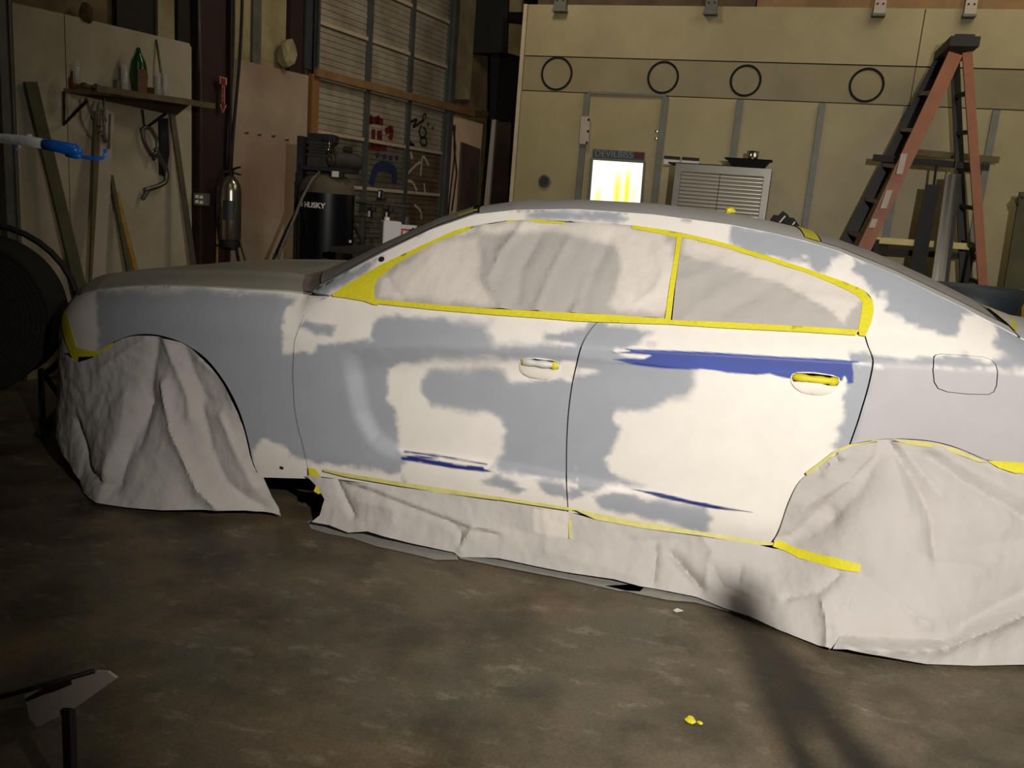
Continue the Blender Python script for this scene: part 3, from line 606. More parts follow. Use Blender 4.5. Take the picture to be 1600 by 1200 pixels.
# flat grey paper lying on the floor under the skirt
def flat(name, px, m, parent, z=.004, th=.002):
    b_ = MB(); b_.slab([atz(u, v, z) for u, v in px], (0, 0, 1), -th); return b_.build(name, m, parent)
mk('paper_floor', rgb(150, 146, 138), .8, var=.15, vscale=20)
for k, px in enumerate((c3([(400, 700), (520, 660), (760, 750), (900, 790), (1180, 850), (1330, 890), (1345, 935), (1200, 935), (1060, 900), (830, 850), (680, 800), (520, 770), (420, 740)]), [(718, 872), (715, 862), (760, 866), (835, 880), (900, 895), (1010, 914), (1000, 924), (965, 922), (890, 905), (800, 888)], [(945, 915), (1010, 912), (1080, 922), (1135, 942), (1140, 955), (1085, 940), (1045, 937), (1000, 928)])):
    flat('paper_hem', px, 'paper_floor', ps, .006)
# rear wheel cover
sr = drape(.010, 1.15, .26)
orw = np.vstack([invert(sr, sm(c5([(108, 712), (150, 620), (200, 470), (270, 340), (380, 262), (480, 185), (565, 138), (760, 102), (900, 99), (1050, 112), (1200, 152), (1370, 222), (1500, 262)]))), [(3.42, .66), (3.60, .62), (3.68, .30), (3.66, .003)], invert(sr, [(1600, 1038), (1520, 1040), (1440, 1037), (1375, 1026), (1300, 1015), (1318, 985), (1332, 930), (1342, 892), (1290, 880), (1230, 862)])])
orw[:, 1] = np.maximum(orw[:, 1], .003)
fr = folds(sr, [(c5([(740, 120), (720, 230), (600, 420), (450, 560)]), -.018, .035), (c5([(690, 180), (560, 330), (300, 480), (200, 640)]), .014, .03), (c5([(800, 110), (880, 250), (980, 400), (1060, 580), (1080, 800)]), -.022, .03), (c5([(830, 230), (860, 380), (900, 520)]), .014, .05),
     (c5([(860, 130), (950, 260), (1100, 440)]), .012, .02), (c5([(1030, 200), (1200, 320), (1400, 440), (1600, 560)]), -.018, .025), (c5([(1060, 150), (1300, 300), (1600, 440)]), .012, .03), (c5([(1230, 190), (1400, 270), (1600, 330)]), -.008, .015), (c5([(900, 760), (1090, 830), (1350, 880)]), .012, .03), (c5([(450, 520), (380, 640), (230, 700)]), -.014, .03),
     (c5([(640, 900), (760, 1010), (900, 1100)]), -.012, .04), (c5([(1200, 760), (1400, 730), (1600, 700)]), -.01, .04), (c5([(1250, 1200), (1400, 1120), (1600, 1020)]), -.018, .03), (Z((1000, 880), 2.667)([(850, 360), (1100, 370), (1260, 350), (1450, 270), (1600, 200)]), .03, .022), (Z((1000, 880), 2.667)([(850, 300), (1100, 310), (1260, 320), (1340, 290)]), -.014, .02),
     (Z((1000, 880), 2.667)([(1100, 180), (1160, 240), (1200, 260)]), .014, .014), (c5([(460, 170), (520, 200), (430, 260), (400, 300)]), .014, .01), (c5([(500, 170), (480, 230), (380, 270)]), -.012, .01)], .006, 7, 5)
pr = panel('masking_paper', sr, orw, .0095, 'paper', None, thick=0, disp=fr, colf=lambda P: np.tile(PAPER1*.98, (len(P), 1)))
tag(pr, 'big draped sheet of masking paper over the rear wheel at the right edge', 'masking paper')
so2 = drape(.022, 1.15, .26)
strip('tape_strip', so2, c5([(118, 702), (160, 706), (235, 745), (340, 775), (480, 805), (628, 845), (622, 893), (520, 878), (380, 840), (260, 808), (180, 765), (105, 740)]), 'tape', pr, 'bright yellow tape strip', .01)
strip('tape_strip', so2, c5([(1380, 228), (1600, 240), (1600, 305), (1540, 300), (1450, 270)]), 'tape', pr, 'bright yellow tape strip', .012)
strip('tape_strip', so2, c5([(820, 103), (950, 108), (1100, 130), (1200, 160), (1300, 205), (1380, 240), (1330, 235), (1180, 180), (1050, 150), (900, 130)]), 'tape_pale', pr, None, .01)
strip('tape_strip', so2, c5([(300, 300), (380, 240), (470, 170), (560, 132), (740, 104), (740, 110), (570, 142), (480, 184), (390, 258), (310, 318)]), 'tape_pale', pr, None, .008)
# nose masking
pn = thing('masking_tape_patch', 'yellow masking tape edging the headlight and bumper corner at the car nose', 'masking tape', (-.7, -.7, .6))
strip('tape_strip', off(side, .004), c1([(400, 325), (425, 380), (440, 440), (460, 520), (475, 570), (600, 600), (700, 545), (735, 545), (700, 590), (600, 628), (490, 630), (485, 690), (450, 640), (420, 570), (395, 480), (388, 400)]), 'tape', pn)
# side windows
WOFF = .006
def wfold(L, seed, cr=.003): return folds(off(side, WOFF), L, cr, seed, 6)
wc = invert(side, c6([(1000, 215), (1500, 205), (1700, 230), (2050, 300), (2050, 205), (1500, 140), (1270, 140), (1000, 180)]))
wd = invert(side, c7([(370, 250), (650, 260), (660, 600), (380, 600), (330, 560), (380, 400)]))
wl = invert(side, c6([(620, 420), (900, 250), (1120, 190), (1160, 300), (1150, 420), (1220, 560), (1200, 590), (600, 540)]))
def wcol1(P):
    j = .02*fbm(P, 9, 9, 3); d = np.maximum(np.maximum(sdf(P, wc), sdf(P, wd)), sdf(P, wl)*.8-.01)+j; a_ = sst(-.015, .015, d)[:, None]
    return (PAPER1*.86)*(1-a_)+PAPER2*a_  # lighter paper tone inside the outlined areas, darker elsewhere
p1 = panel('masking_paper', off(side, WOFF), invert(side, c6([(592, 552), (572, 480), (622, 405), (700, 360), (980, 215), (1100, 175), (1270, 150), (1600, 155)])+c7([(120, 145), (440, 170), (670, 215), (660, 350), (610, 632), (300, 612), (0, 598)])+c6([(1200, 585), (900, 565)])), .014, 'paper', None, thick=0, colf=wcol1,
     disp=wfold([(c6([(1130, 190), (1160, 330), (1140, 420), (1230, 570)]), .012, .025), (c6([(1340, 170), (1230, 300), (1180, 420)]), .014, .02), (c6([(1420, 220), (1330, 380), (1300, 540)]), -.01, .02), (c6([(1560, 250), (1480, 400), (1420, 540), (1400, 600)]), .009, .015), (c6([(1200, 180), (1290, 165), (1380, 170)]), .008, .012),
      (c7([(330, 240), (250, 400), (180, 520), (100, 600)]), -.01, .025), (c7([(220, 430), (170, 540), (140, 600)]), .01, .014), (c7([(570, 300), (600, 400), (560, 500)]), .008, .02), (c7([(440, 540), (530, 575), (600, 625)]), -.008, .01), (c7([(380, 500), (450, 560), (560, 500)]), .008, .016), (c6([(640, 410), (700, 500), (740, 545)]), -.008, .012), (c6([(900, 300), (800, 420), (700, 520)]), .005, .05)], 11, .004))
tag(p1, 'masking paper sheet over the front side window, lighter at its right end', 'masking paper')
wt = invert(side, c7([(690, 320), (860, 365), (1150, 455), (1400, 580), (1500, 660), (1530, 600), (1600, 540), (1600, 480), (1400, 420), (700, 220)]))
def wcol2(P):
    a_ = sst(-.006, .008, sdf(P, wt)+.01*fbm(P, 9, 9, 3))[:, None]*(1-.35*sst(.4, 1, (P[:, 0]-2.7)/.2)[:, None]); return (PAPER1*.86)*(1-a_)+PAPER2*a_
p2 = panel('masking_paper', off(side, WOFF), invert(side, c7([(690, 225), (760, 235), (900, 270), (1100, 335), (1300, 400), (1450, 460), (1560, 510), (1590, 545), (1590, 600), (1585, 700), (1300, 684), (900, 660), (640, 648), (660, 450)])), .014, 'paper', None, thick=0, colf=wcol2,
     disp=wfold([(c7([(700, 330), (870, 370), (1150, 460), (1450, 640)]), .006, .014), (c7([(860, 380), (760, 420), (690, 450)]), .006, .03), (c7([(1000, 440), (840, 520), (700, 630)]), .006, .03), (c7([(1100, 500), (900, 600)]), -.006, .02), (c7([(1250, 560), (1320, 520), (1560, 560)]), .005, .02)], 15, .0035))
tag(p2, 'masking paper sheet over the rear side window, cut by a diagonal fold', 'masking paper')
T2 = off(side, .0165)
strip('tape_strip', T2, c6([(378, 515), (440, 470), (620, 365), (800, 280), (990, 193), (1090, 165), (1060, 190), (900, 250), (700, 360), (640, 410), (610, 430), (590, 480), (595, 530), (612, 566), (585, 562), (540, 545), (430, 527), (385, 522)]), 'tape', p1, None, .012)
strip('tape_strip', T2, c6([(590, 535), (900, 563), (1200, 585), (1600, 605)])+c7([(300, 612), (600, 632), (640, 640), (640, 662), (400, 655), (150, 645), (0, 632)])+c6([(1200, 615), (900, 590), (590, 557)]), 'tape', p1, None, .012)
strip('tape_strip', T2, c6([(1250, 140), (1400, 138), (1545, 150), (1540, 160), (1400, 152), (1250, 152)]), 'tape', p1, None, .012)
strip('tape_strip', T2, c7([(440, 165), (560, 182), (690, 207), (690, 222), (665, 228), (560, 205), (440, 182)]), 'tape', p1, None, .012)
strip('tape_strip', off(side, .018), c7([(664, 220), (690, 222), (672, 350), (650, 500), (634, 640), (605, 634), (630, 450), (655, 300)]), 'tape', p2, None, .012)
strip('tape_strip', T2, c7([(680, 205), (800, 228), (900, 254), (1100, 314), (1300, 378), (1500, 448), (1600, 490)])+c8([(620, 480), (655, 520), (662, 580), (645, 660), (607, 742), (570, 735), (565, 690), (582, 600), (592, 530), (560, 490), (500, 455), (400, 410)])+c7([(1300, 400), (1100, 337), (900, 276), (760, 240), (690, 226)]), 'tape', p2, None, .012)
strip('tape_strip', T2, c7([(630, 640), (900, 650), (1300, 672), (1575, 690), (1560, 716), (1300, 700), (900, 680), (630, 662)]), 'tape', p2, None, .012)
# windshield and rear glass
mk('paper_plain', rgb(158, 152, 144), .75, var=.12, vscale=6, bump=.4, bscale=20)
pw = topgrid('masking_paper', 9.34, 13.0, 'paper_plain', 40, 40, o=.006, tr=(-.95, .95), parent=None, thick=0); tag(pw, 'masking paper covering the windshield', 'masking paper')
ob = topgrid('tape_strip', 12.6, 13.1, 'tape', 6, 20, o=.008, tr=(-.92, -.82), parent=pw, thick=0)
pw2 = topgrid('masking_paper', 19.5, 22.7, 'paper_plain', 40, 40, o=.003, tr=(-.875, .875), parent=None, thick=0); tag(pw2, 'masking paper over the sloping rear window', 'masking paper')
topgrid('tape_strip', 19.0, 19.45, 'tape', 4, 30, o=.005, tr=(-.9, .6), parent=pw2, thick=0)
def blob(name, P, r, m, label, cat, seed=0, parent=None, group=None, sq=.7):
    bm = bmesh.new(); bmesh.ops.create_icosphere(bm, subdivisions=2, radius=r)
    for v in bm.verts: v.co *= 1+.45*noise.noise(v.co*(2.2/r)*.5+Vector((seed, 0, 0))); v.co.z *= sq
    me = bpy.data.meshes.new(name); bm.to_mesh(me); bm.free(); me.materials.append(M[m]); o = bpy.data.objects.new(name, me); COL.objects.link(o)
    if parent: o.parent = parent; o.matrix_parent_inverse = parent.matrix_basis.inverted()
    o.location = tuple(map(float, P))
    if label: tag(o, label, cat, group)
    return o
def toproof(px):                                # where the ray through a pixel meets the roof
    Q, Tt = np.meshgrid(np.linspace(9, 23, 240), np.linspace(-1, .3, 90), indexing='ij'); X = top(Q.ravel(), Tt.ravel()); k = np.argmin(((pj(X)-px)**2).sum(1)); return X[k]
blob('tape_ball', toproof((1140, 334))+[0, 0, .014], .022, 'tape', 'crumpled yellow tape ball on the roof in front of the steel cabinet', 'tape', 3)
blob('tape_ball', toproof((722, 337))+[0, 0, .012], .016, 'tape', 'yellow tape scrap at the top front corner of the windshield', 'tape', 6)

# ------------------------------------------------------------------ ROOM
BO = Plane(CAM+ray(975, 200)*7.9, -6)
P_ = atz(297, 71, 2.44); WL = Plane(P_, -15-90+0); WL.a = np.array([math.sin(math.radians(15)), math.cos(math.radians(15)), 0]); WL.n = np.array([math.cos(math.radians(15)), -math.sin(math.radians(15)), 0])
def on(pl, px, off=0): return [pl.at(u, v, off) for u, v in px]
def plate(name, pl, px, m, th=.02, off=0, parent=None):
    b_ = MB(); b_.slab(on(pl, px, off), pl.n, th); return b_.build(name, m, parent)
def drop(pl, u, v, off=0, z=0):                # floor point straight below
    P = pl.at(u, v, off).copy(); P[2] = z; return P
b_ = MB(); b_.slab([(-9, -9, 0), (12, -9, 0), (12, 13, 0), (-9, 13, 0)], (0, 0, 1), -.1); struct(b_.build('floor', 'concrete'))
b_ = MB(); b_.slab([(-9, -9, 6), (12, -9, 6), (12, 13, 6), (-9, 13, 6)], (0, 0, 1), .1); struct(b_.build('ceiling', 'ceil'))
W0 = WL.P0.copy(); W0[2] = 0
def wallpt(a_, z, off=0): return W0+WL.a*a_+WL.n*off+np.array([0, 0, z])
def wcoord(u, v, off=0): P = WL.at(u, v, off); return (P-W0)@WL.a, P[2]
b_ = MB(); b_.slab([wallpt(-9, 0, -.08), wallpt(12, 0, -.08), wallpt(12, 6, -.08), wallpt(-9, 6, -.08)], WL.n, -.12); struct(b_.build('wall_left', 'insul'))
b_ = MB(); b_.slab([(-9, 12.6, 0), (12, 12.6, 0), (12, 12.6, 6), (-9, 12.6, 6)], (0, 1, 0), .1); struct(b_.build('wall_back', 'blacksteel'))
b_ = MB(); b_.slab([(11.6, -9, 0), (11.6, 13, 0), (11.6, 13, 6), (11.6, -9, 6)], (1, 0, 0), .1); struct(b_.build('wall_right', 'insul'))
b_ = MB(); b_.slab([(-9, -8.8, 0), (12, -8.8, 0), (12, -8.8, 6), (-9, -8.8, 6)], (0, -1, 0), .1); struct(b_.build('wall_front', 'insul'))

# -- sheeting on the left wall
def wpoly(name, pts, m, th, off=0, parent=None): b_ = MB(); b_.slab([wallpt(a_, z, off) for a_, z in pts], WL.n, th); return b_.build(name, m, parent)
def wc_(u, v): return wcoord(u, v)
aL = wc_(16, 4)[0]; aM = wc_(98, 22)[0]; aR = wc_(297, 71)[0]
zL = [wc_(u, v)[1] for u, v in ((16, 4), (98, 22), (290, 66))]
tag(wpoly('wall_board', [(aL, 0), (aM-.004, 0), (aM-.004, zL[1]), (aL, zL[0])], 'board', .015, .0), 'white painted wall board at the far left behind the long leaning plank', 'board')
tag(wpoly('wall_board', [(aM+.004, 0), (aR, 0), (aR, zL[2]-.03), (aR-.025, zL[2]-.004), (aM+.004, zL[1])], 'board', .015, .0), 'white painted wall board behind the shelf with one rounded top corner', 'board')
a1, a2 = wc_(362, 90)[0], wc_(480, 118)[0]
tag(wpoly('wall_board', [(a1, 0), (a2, 0), (a2, wc_(480, 118)[1]), (a1, wc_(366, 92)[1])], 'board2', .015, .0), 'tall beige wall board between the fire extinguisher and the garage door', 'board')
for k, (u, lab) in enumerate(((408, 'x'), (425, 'x'), (443, 'x'), (463, 'x'))):
    pass
b_ = MB()
for u, v in ((385, 207), (405, 210), (427, 212), (448, 218)):
    b_.slab(on(WL, [(u-4, v), (u+4, v-1), (u+2, v+3), (u-2, v+2)], .015), WL.n, .002)
b_.build('scuff_mark', 'seam', bpy.data.objects['wall_board.002'])
# liner above the boards
tag(wpoly('wall_liner', [(a1-.02, 2.3), (a2-.25, 2.3), (a2-.25, 5.9), (a1-.02, 5.9)], 'liner', .02, -.06), 'yellowed insulation liner above the beige board', 'insulation')
al, ar = wc_(250, 40)[0], wc_(276, 40)[0]
tag(wpoly('liner_strip', [(al, 2.3), (ar, 2.3), (ar, 5.9), (al, 5.9)], 'liner', .03, -.05), 'pale vertical strip of liner between dark columns above the shelf', 'insulation')
for u0, u1, m in ((397, 410, 'sign_grey'),):
    tag(wpoly('liner_seam', [(wc_(u0, 30)[0], 2.35), (wc_(u1, 30)[0], 2.35), (wc_(u1, 30)[0], 5.9), (wc_(u0, 30)[0], 5.9)], 'dull_steel', .02, -.03), 'grey vertical seam strip on the insulation liner', 'trim')
blob('insulation_tear', WL.at(448, 84, .05), .075, 'liner', 'torn lump of insulation hanging beside the door column', 'insulation', 5, sq=1.6)
blob('mud_lump', WL.at(136, 20, .02), .045, 'shelfwood', 'small brown lump stuck on the wall just above the board edge', 'lump', 9, sq=1.5)
def column(px, m, th, label, off=-.05, ztop=5.9, nm='steel_column'):
    a_, b2 = wc_(*px[0])[0], wc_(*px[1])[0]; t = thing(nm, label, 'column', wallpt((a_+b2)/2, 0, off))
    wd = b2-a_; f = min(.02, wd*.2)
    for nm2, x0, x1, o0, th2 in (('flange', a_, a_+f, off, th), ('web', a_+f, b2-f, off+th*.45, .02), ('flange', b2-f, b2, off, th)):
        wpoly(nm2, [(x0, 0), (x1, 0), (x1, ztop), (x0, ztop)], m, th2, o0, t)
    return t
column(((186, 30), (248, 30)), 'blacksteel', .05, 'dark steel column showing above the shelf board', ztop=5.9, off=-.07)
column(((277, 60), (302, 200)), 'blacksteel', .06, 'black steel column left of the red-brown column')
rc = column(((302, 200), (352, 200)), 'redsteel', .12, 'red-brown steel column carrying the arrow sign and outlet')
column(((452, 60), (476, 60)), 'redsteel', .06, 'dark brown column beside the garage door track')
column(((3, 200), (24, 200)), 'dull_steel', .06, 'grey steel post at the far left edge')
# conduit + outlet
cu = thing('conduit', 'thin grey conduit running down the red-brown column to an outlet box', 'conduit', WL.at(313, 300, .1))
b_ = MB(); b_.tube([WL.at(310, -30, .06), WL.at(313, 150, .06), WL.at(314, 300, .06)], .011, 8); b_.build('pipe', 'dull_steel', cu, True)
ou = thing('outlet_box', 'four-socket outlet box on the red-brown column', 'outlet', WL.at(311, 311, .08))
plate('box', WL, [(302, 301), (321, 302), (321, 321), (302, 320)], 'dull_steel', .05, .03, ou)
for u, v in ((307, 307), (314, 308), (307, 315), (314, 316)):
    plate('socket', WL, [(u-2.4, v-2.4), (u+2.4, v-2.4), (u+2.4, v+2.4), (u-2.4, v+2.4)], 'letter', .006, .08, ou)
# arrow sign
ar_ = thing('arrow_sign', 'red downward arrow sign above the fire extinguisher', 'sign', WL.at(348, 148, .08))
a0 = [(343, 119), (354, 122), (354, 133), (351, 133), (351, 164), (354, 164), (348, 177), (343, 163), (346, 163), (346, 132), (343, 131)]
plate('backing', WL, a0, 'arrowline', .004, .075, ar_)
cx, cy = 348.5, 146; plate('face', WL, [(cx+(u-cx)*.62, cy+(v-cy)*.93) for u, v in a0], 'arrowred', .003, .079, ar_)
def text(name, s, P, ax, up, size, m, parent, ext=.002):
    cu_ = bpy.data.curves.new(name, 'FONT'); cu_.body = s; cu_.size = size; cu_.extrude = ext; cu_.offset = size*.035 if s == 'HUSKY' else 0; cu_.align_x = 'CENTER'; cu_.align_y = 'CENTER'
    o = bpy.data.objects.new(name, cu_); COL.objects.link(o); bpy.context.view_layer.update(); me = bpy.data.meshes.new_from_object(o.evaluated_get(bpy.context.evaluated_depsgraph_get())); bpy.data.objects.remove(o)
    me.materials.clear(); me.materials.append(M[m]); ax = np.array(ax); up = np.array(up); nn = np.cross(ax, up)
    R_ = Matrix([list(map(float, r_)) for r_ in np.stack([ax, up, nn], 1)]).to_4x4(); me.transform(Matrix.Translation(Vector(tuple(map(float, P))))@R_)
    o = bpy.data.objects.new(name, me); COL.objects.link(o)
    if parent: o.parent = parent; o.matrix_parent_inverse = parent.matrix_basis.inverted()
    return o
for i, ch in enumerate('FIRE'): text('letter', ch, WL.at(348.5, 136+i*7, .083), WL.a, (0, 0, 1), .032, 'arrowline', ar_)
# two black hoses down to the extinguisher
for k, (p, q, lab) in enumerate((((365, -20), (356, 262), 'left one of two black cables hanging above the fire extinguisher'), ((379, -20), (363, 262), 'right one of two black cables hanging above the fire extinguisher'))):
    b_ = MB(); pts = [WL.at(p[0]+(q[0]-p[0])*t+2*math.sin(5*t), p[1]+(q[1]-p[1])*t, .05) for t in np.linspace(0, 1, 12)]; b_.tube(pts, .013, 8); tag(b_.build('cable', 'rubber', None, True), lab, 'cable')
tag(plate('trim_batten', WL, [(359, 87), (364, 88), (354, 262), (350, 262)], 'dull_steel', .02, .01), 'thin grey batten beside the black cables', 'trim')
# extinguisher
ep = WL.at(360, 325, .2); ex = thing('fire_extinguisher', 'silver fire extinguisher with black hose on the red-brown column', 'fire extinguisher', (ep[0], ep[1], ep[2]-.3))
ez = WL.at(360, 376, .2)[2]; et = WL.at(360, 274, .2)[2]; H_ = et-ez; R_e = .088
mk('ext_steel', rgb(168, 158, 136), .24, metal=.88)
b_ = MB(); b_.lathe([(0, 0), (R_e*.9, 0), (R_e, .02), (R_e, H_*.76), (R_e*.9, H_*.86), (R_e*.6, H_*.95), (.022, H_), (.02, H_+.03), (0, H_+.03)], (ep[0], ep[1], ez), 32); b_.build('cylinder', 'ext_steel', ex, True)
b_ = MB(); b_.bar((ep[0]-.02, ep[1], ez+H_+.04), (ep[0]+.1, ep[1]-.03, ez+H_+.07), .02, .012); b_.bar((ep[0]-.02, ep[1], ez+H_+.03), (ep[0]+.1, ep[1]-.03, ez+H_+.01), .02, .012); b_.lathe([(.025, 0), (.025, .05), (0, .05)], (ep[0], ep[1], ez+H_), 12); b_.build('valve_handle', 'blacksteel', ex)
b_ = MB(); b_.tube([(ep[0]+.0, ep[1]-.02, ez+H_+.03), (ep[0]-.07, ep[1]-.03, ez+H_+.02), (ep[0]-.105, ep[1]-.03, ez+H_*.8), (ep[0]-.11, ep[1]-.02, ez+H_*.4), (ep[0]-.1, ep[1], ez)], .011, 8); b_.build('hose', 'rubber', ex, True)
b_ = MB(); th = np.linspace(-.5, .6, 7); Vv = [(ep[0]+(R_e+.001)*math.sin(t), ep[1]-(R_e+.001)*math.cos(t), z) for t in th+.3 for z in (ez+H_*.32, ez+H_*.62)]; b_.add(Vv, [(2*i, 2*i+2, 2*i+3, 2*i+1) for i in range(6)]); b_.build('label', 'cab_side', ex)
b_ = MB(); b_.lathe([(R_e*.92, -.05), (R_e*.95, 0), (R_e*.9, .0)], (ep[0], ep[1], ez), 24); b_.bar((ep[0], ep[1], ez-.045), (ep[0]-WL.n[0]*.1, ep[1]-WL.n[1]*.1, ez-.045), .14, .012); b_.build('bracket', 'blacksteel', ex)
for px, m, r, lab in (([(341, 290), (340, 340), (339, 420)], 'yellowold', .011, 'yellow hose dropping left of the extinguisher'), ([(369, 380), (372, 400), (376, 420)], 'rubber', .01, 'black hose end below the extinguisher'), ([(376, 378), (382, 398), (388, 420)], 'yellowold', .007, 'thin yellow cord below the extinguisher')):
    pts = [WL.at(u, v, .09) for u, v in px]; e_ = pts[-1].copy(); e_[2] = .01; pts.append(e_); b_ = MB(); b_.tube(pts, r, 8); tag(b_.build('hose', m, None, True), lab, 'hose')

# -- shelf with bottles and jars
sh = thing('wall_shelf', 'long old wooden shelf on triangular brackets on the left wall', 'shelf', WL.at(200, 150, .0))
zS = WL.at(165, 160, .016)[2]
def shp(u, v, z=None):                          # point on the shelf plane
    return atz(u, v, zS if z is None else z)
pA, pB = shp(62, 127), shp(298, 167)
s1 = wc_(100, 142)[0]; 
P0s = shp(60, 127); aS0 = (P0s-W0)@WL.a; P1s = shp(332, 166); aS1 = (P1s-W0)@WL.a
nS = lambda P: (P-W0)@WL.n
dep = .37; zF = .07
b_ = MB(); b_.slab([WL.at(100, 144, .016), WL.at(275, 181, .016), atz(300, 161, zS+zF), atz(59, 127, zS+zF)], (0, 0, 1), .026); b_.build('board', 'shelfwood', sh)
b_ = MB(); b_.bar(WL.at(150, 138, .37), WL.at(335, 166, .37), .02, .04); b_.build('edge_strip', 'oldwood', sh)
for (u0, v0), (u1, v1), (u2, v2) in (((100, 143), (100, 194), (136, 157)), ((222, 171), (226, 201), (261, 176))):
    A_, B_, C_ = WL.at(u0, v0, .022), WL.at(u1, v1, .022), WL.at(u2, v2, .26)
    b_ = MB(); b_.tube([C_, B_, A_], .011, 6); b_.build('bracket', 'blacksteel', sh)
def stand(u, v, dfrac):                         # foot point on the shelf seen at column u
    a_ = ((WL.at(u, v, .016+(dep-.016)*dfrac)-W0)@WL.a); return wallpt(a_, zS+zF*dfrac+.024, .016+(dep-.016)*dfrac)
def lathe_thing(name, P, prof, m, label, cat, group=None, n_=20):
    b_ = MB(); b_.lathe(prof, P, n_); return tag(b_.build(name, m, None, True), label, cat, group)
def cylp(r, h, neck=None): 
    if neck: return [(0, 0), (r, .002), (r, h*.55), (neck, h*.75), (neck, h), (0, h)]
    return [(0, .001), (r, .001), (r, h), (r*.9, h), (r*.9, .008), (0, .008)]
lathe_thing('glass_tube', stand(120, 128, .6), cylp(.022, .14), 'glassjar', 'short clear glass tube near the left end of the wall shelf', 'glass')
lathe_thing('brown_bottle', stand(114, 128, .3), cylp(.028, .11, .014), 'brownlabel', 'small brown bottle behind the leftmost glass tube', 'bottle')
lathe_thing('tin_can', stand(183, 137, .2), cylp(.02, .12), 'dull_steel', 'dull narrow can left of the tall clear glass', 'can')
lathe_thing('tall_glass', stand(195, 138, .45), cylp(.024, .20), 'glassjar', 'tall clear glass standing left of the green bottle', 'glass')
gb = thing('green_bottle', 'dark green pear-shaped bottle with orange label on the shelf', 'bottle', stand(217, 145, .35)); q = np.array(gb.location)
b_ = MB(); b_.lathe([(0, 0), (.045, 0), (.05, .06), (.062, .16), (.05, .25), (.022, .31), (.012, .35), (0, .352)], q, 24); b_.build('glass', 'greenglass', gb, True)
b_ = MB(); th = np.linspace(.5, 1.7, 9); b_.add([(q[0]+.064*math.sin(t), q[1]-.064*math.cos(t), q[2]+z) for t in th for z in (.04, .2)], [(2*i, 2*i+2, 2*i+3, 2*i+1) for i in range(8)]); b_.build('label', 'brownlabel', gb)
lathe_thing('glass_tube', stand(248, 152, .5), cylp(.02, .19), 'glassjar', 'left of the two thin glass tubes at the right end of the shelf', 'glass')
lathe_thing('glass_tube', stand(258, 154, .6), cylp(.022, .175), 'glassjar', 'right of the two thin glass tubes at the right end of the shelf', 'glass')
lathe_thing('tin_can', stand(235, 150, .3), cylp(.025, .10), 'shelfwood', 'squat brown can between the green bottle and glass tubes', 'can')
b_ = MB(); b_.tube([stand(257, 150, .2)+[0, 0, .01], WL.at(250, 100, .06), WL.at(244, 62, .02)], .008, 6); tag(b_.build('clear_rod', 'alu', None, True), 'slim clear rod leaning on the wall above the glass tubes', 'rod')
for k, (u, v, r) in enumerate(((133, 130, .03), (150, 133, .035), (163, 136, .02))): blob('rag', stand(u, v, .45)+[0, 0, r*.5], r, 'shelfwood', ['small brown lump on the shelf beside the brown bottle', 'larger crumpled brown lump in the middle left of the shelf', 'smallest brown lump left of the dull narrow can'][k], 'rag', k)

# -- things leaning on and hanging from the left wall
def lean(name, top_, bot_, wd, th, m, label, cat, o0=.02, o1=.35):
    A = WL.at(*top_, o0+th); B = WL.at(*bot_, o0+(o1-o0)*.6)
    # continue to the floor
    d = B-A; t = A[2]/max(1e-6, -(d[2])); F = A+d*t; F[2] = .0
    b_ = MB(); b_.bar(A, F+np.array([0, 0, .0]), wd, th, WL.n); return tag(b_.build(name, m), label, cat)
lean('plank', (47, 128), (126, 455), .085, .025, 'greenish', 'long greenish plank leaning on the far left wall board', 'plank')
lean('batten', (150, 178), (142, 450), .028, .02, 'oldwood', 'thin dark batten standing just left of the white plastic board', 'batten')
lean('plastic_board', (168, 172), (152, 446), .10, .02, 'pvc', 'long pinkish-white plastic board standing upright against the wall', 'board')
lean('wooden_stick', (173, 274), (204, 440), .03, .02, 'greenish', 'dark wooden stick leaning left of the yellow stick', 'stick')
lean('wooden_stick', (181, 300), (216, 440), .035, .02, 'yellowold', 'yellowish wooden stick leaning on the wall', 'stick')
lean('metal_strip', (267, 165), (303, 418), .05, .012, 'alu', 'long aluminium strip leaning right of the bent exhaust pipe', 'strip')
tag(plate('rubber_strip', WL, [(247, 184), (260, 185), (262, 240), (256, 276), (248, 273)], 'rubber', .02, .016), 'black rubber strip hanging below the shelf', 'strip')
def wtube(name, px, r, m, label, cat, off=.06, parent=None, radii=None):
    P = np.array([WL.at(u, v, off) for u, v in px]); Pq = catmull(P, 6); b_ = MB(); b_.tube(Pq, r, 8); o = b_.build(name, m, parent, True)
    if label: tag(o, label, cat)
    return o
ep_ = thing('exhaust_pipe', 'bent metal exhaust pipe hanging from the right shelf bracket', 'pipe', WL.at(240, 240, .06))
wtube('loop', [(222, 200), (226, 222), (236, 240), (244, 238), (246, 222), (238, 204), (229, 198), (222, 202)], .014, 'steel', None, None, .06, ep_)
wtube('tail_pipe', [(243, 232), (252, 250), (260, 268), (258, 284), (246, 291), (236, 294), (226, 297)], .018, 'steel', None, None, .06, ep_)
wtube('outlet', [(234, 294), (228, 302), (223, 311)], .016, 'steel', None, None, .06, ep_)
wtube('clamp', [(236, 240), (242, 244), (240, 249)], .014, 'iron', None, None, .07, ep_)
ho = thing('wire_hook', 'tangle of thin wires and hooks hanging under the shelf middle', 'wire', WL.at(150, 170, .06))
for px, r in (([(135, 152), (140, 170), (147, 186)], .006), ([(147, 160), (143, 172), (152, 174), (155, 160)], .006), ([(125, 155), (127, 185), (137, 208), (145, 216)], .004), ([(163, 150), (163, 175), (166, 190)], .005)):
    wtube('wire', px, r, 'dull_steel', None, None, .08, ho)
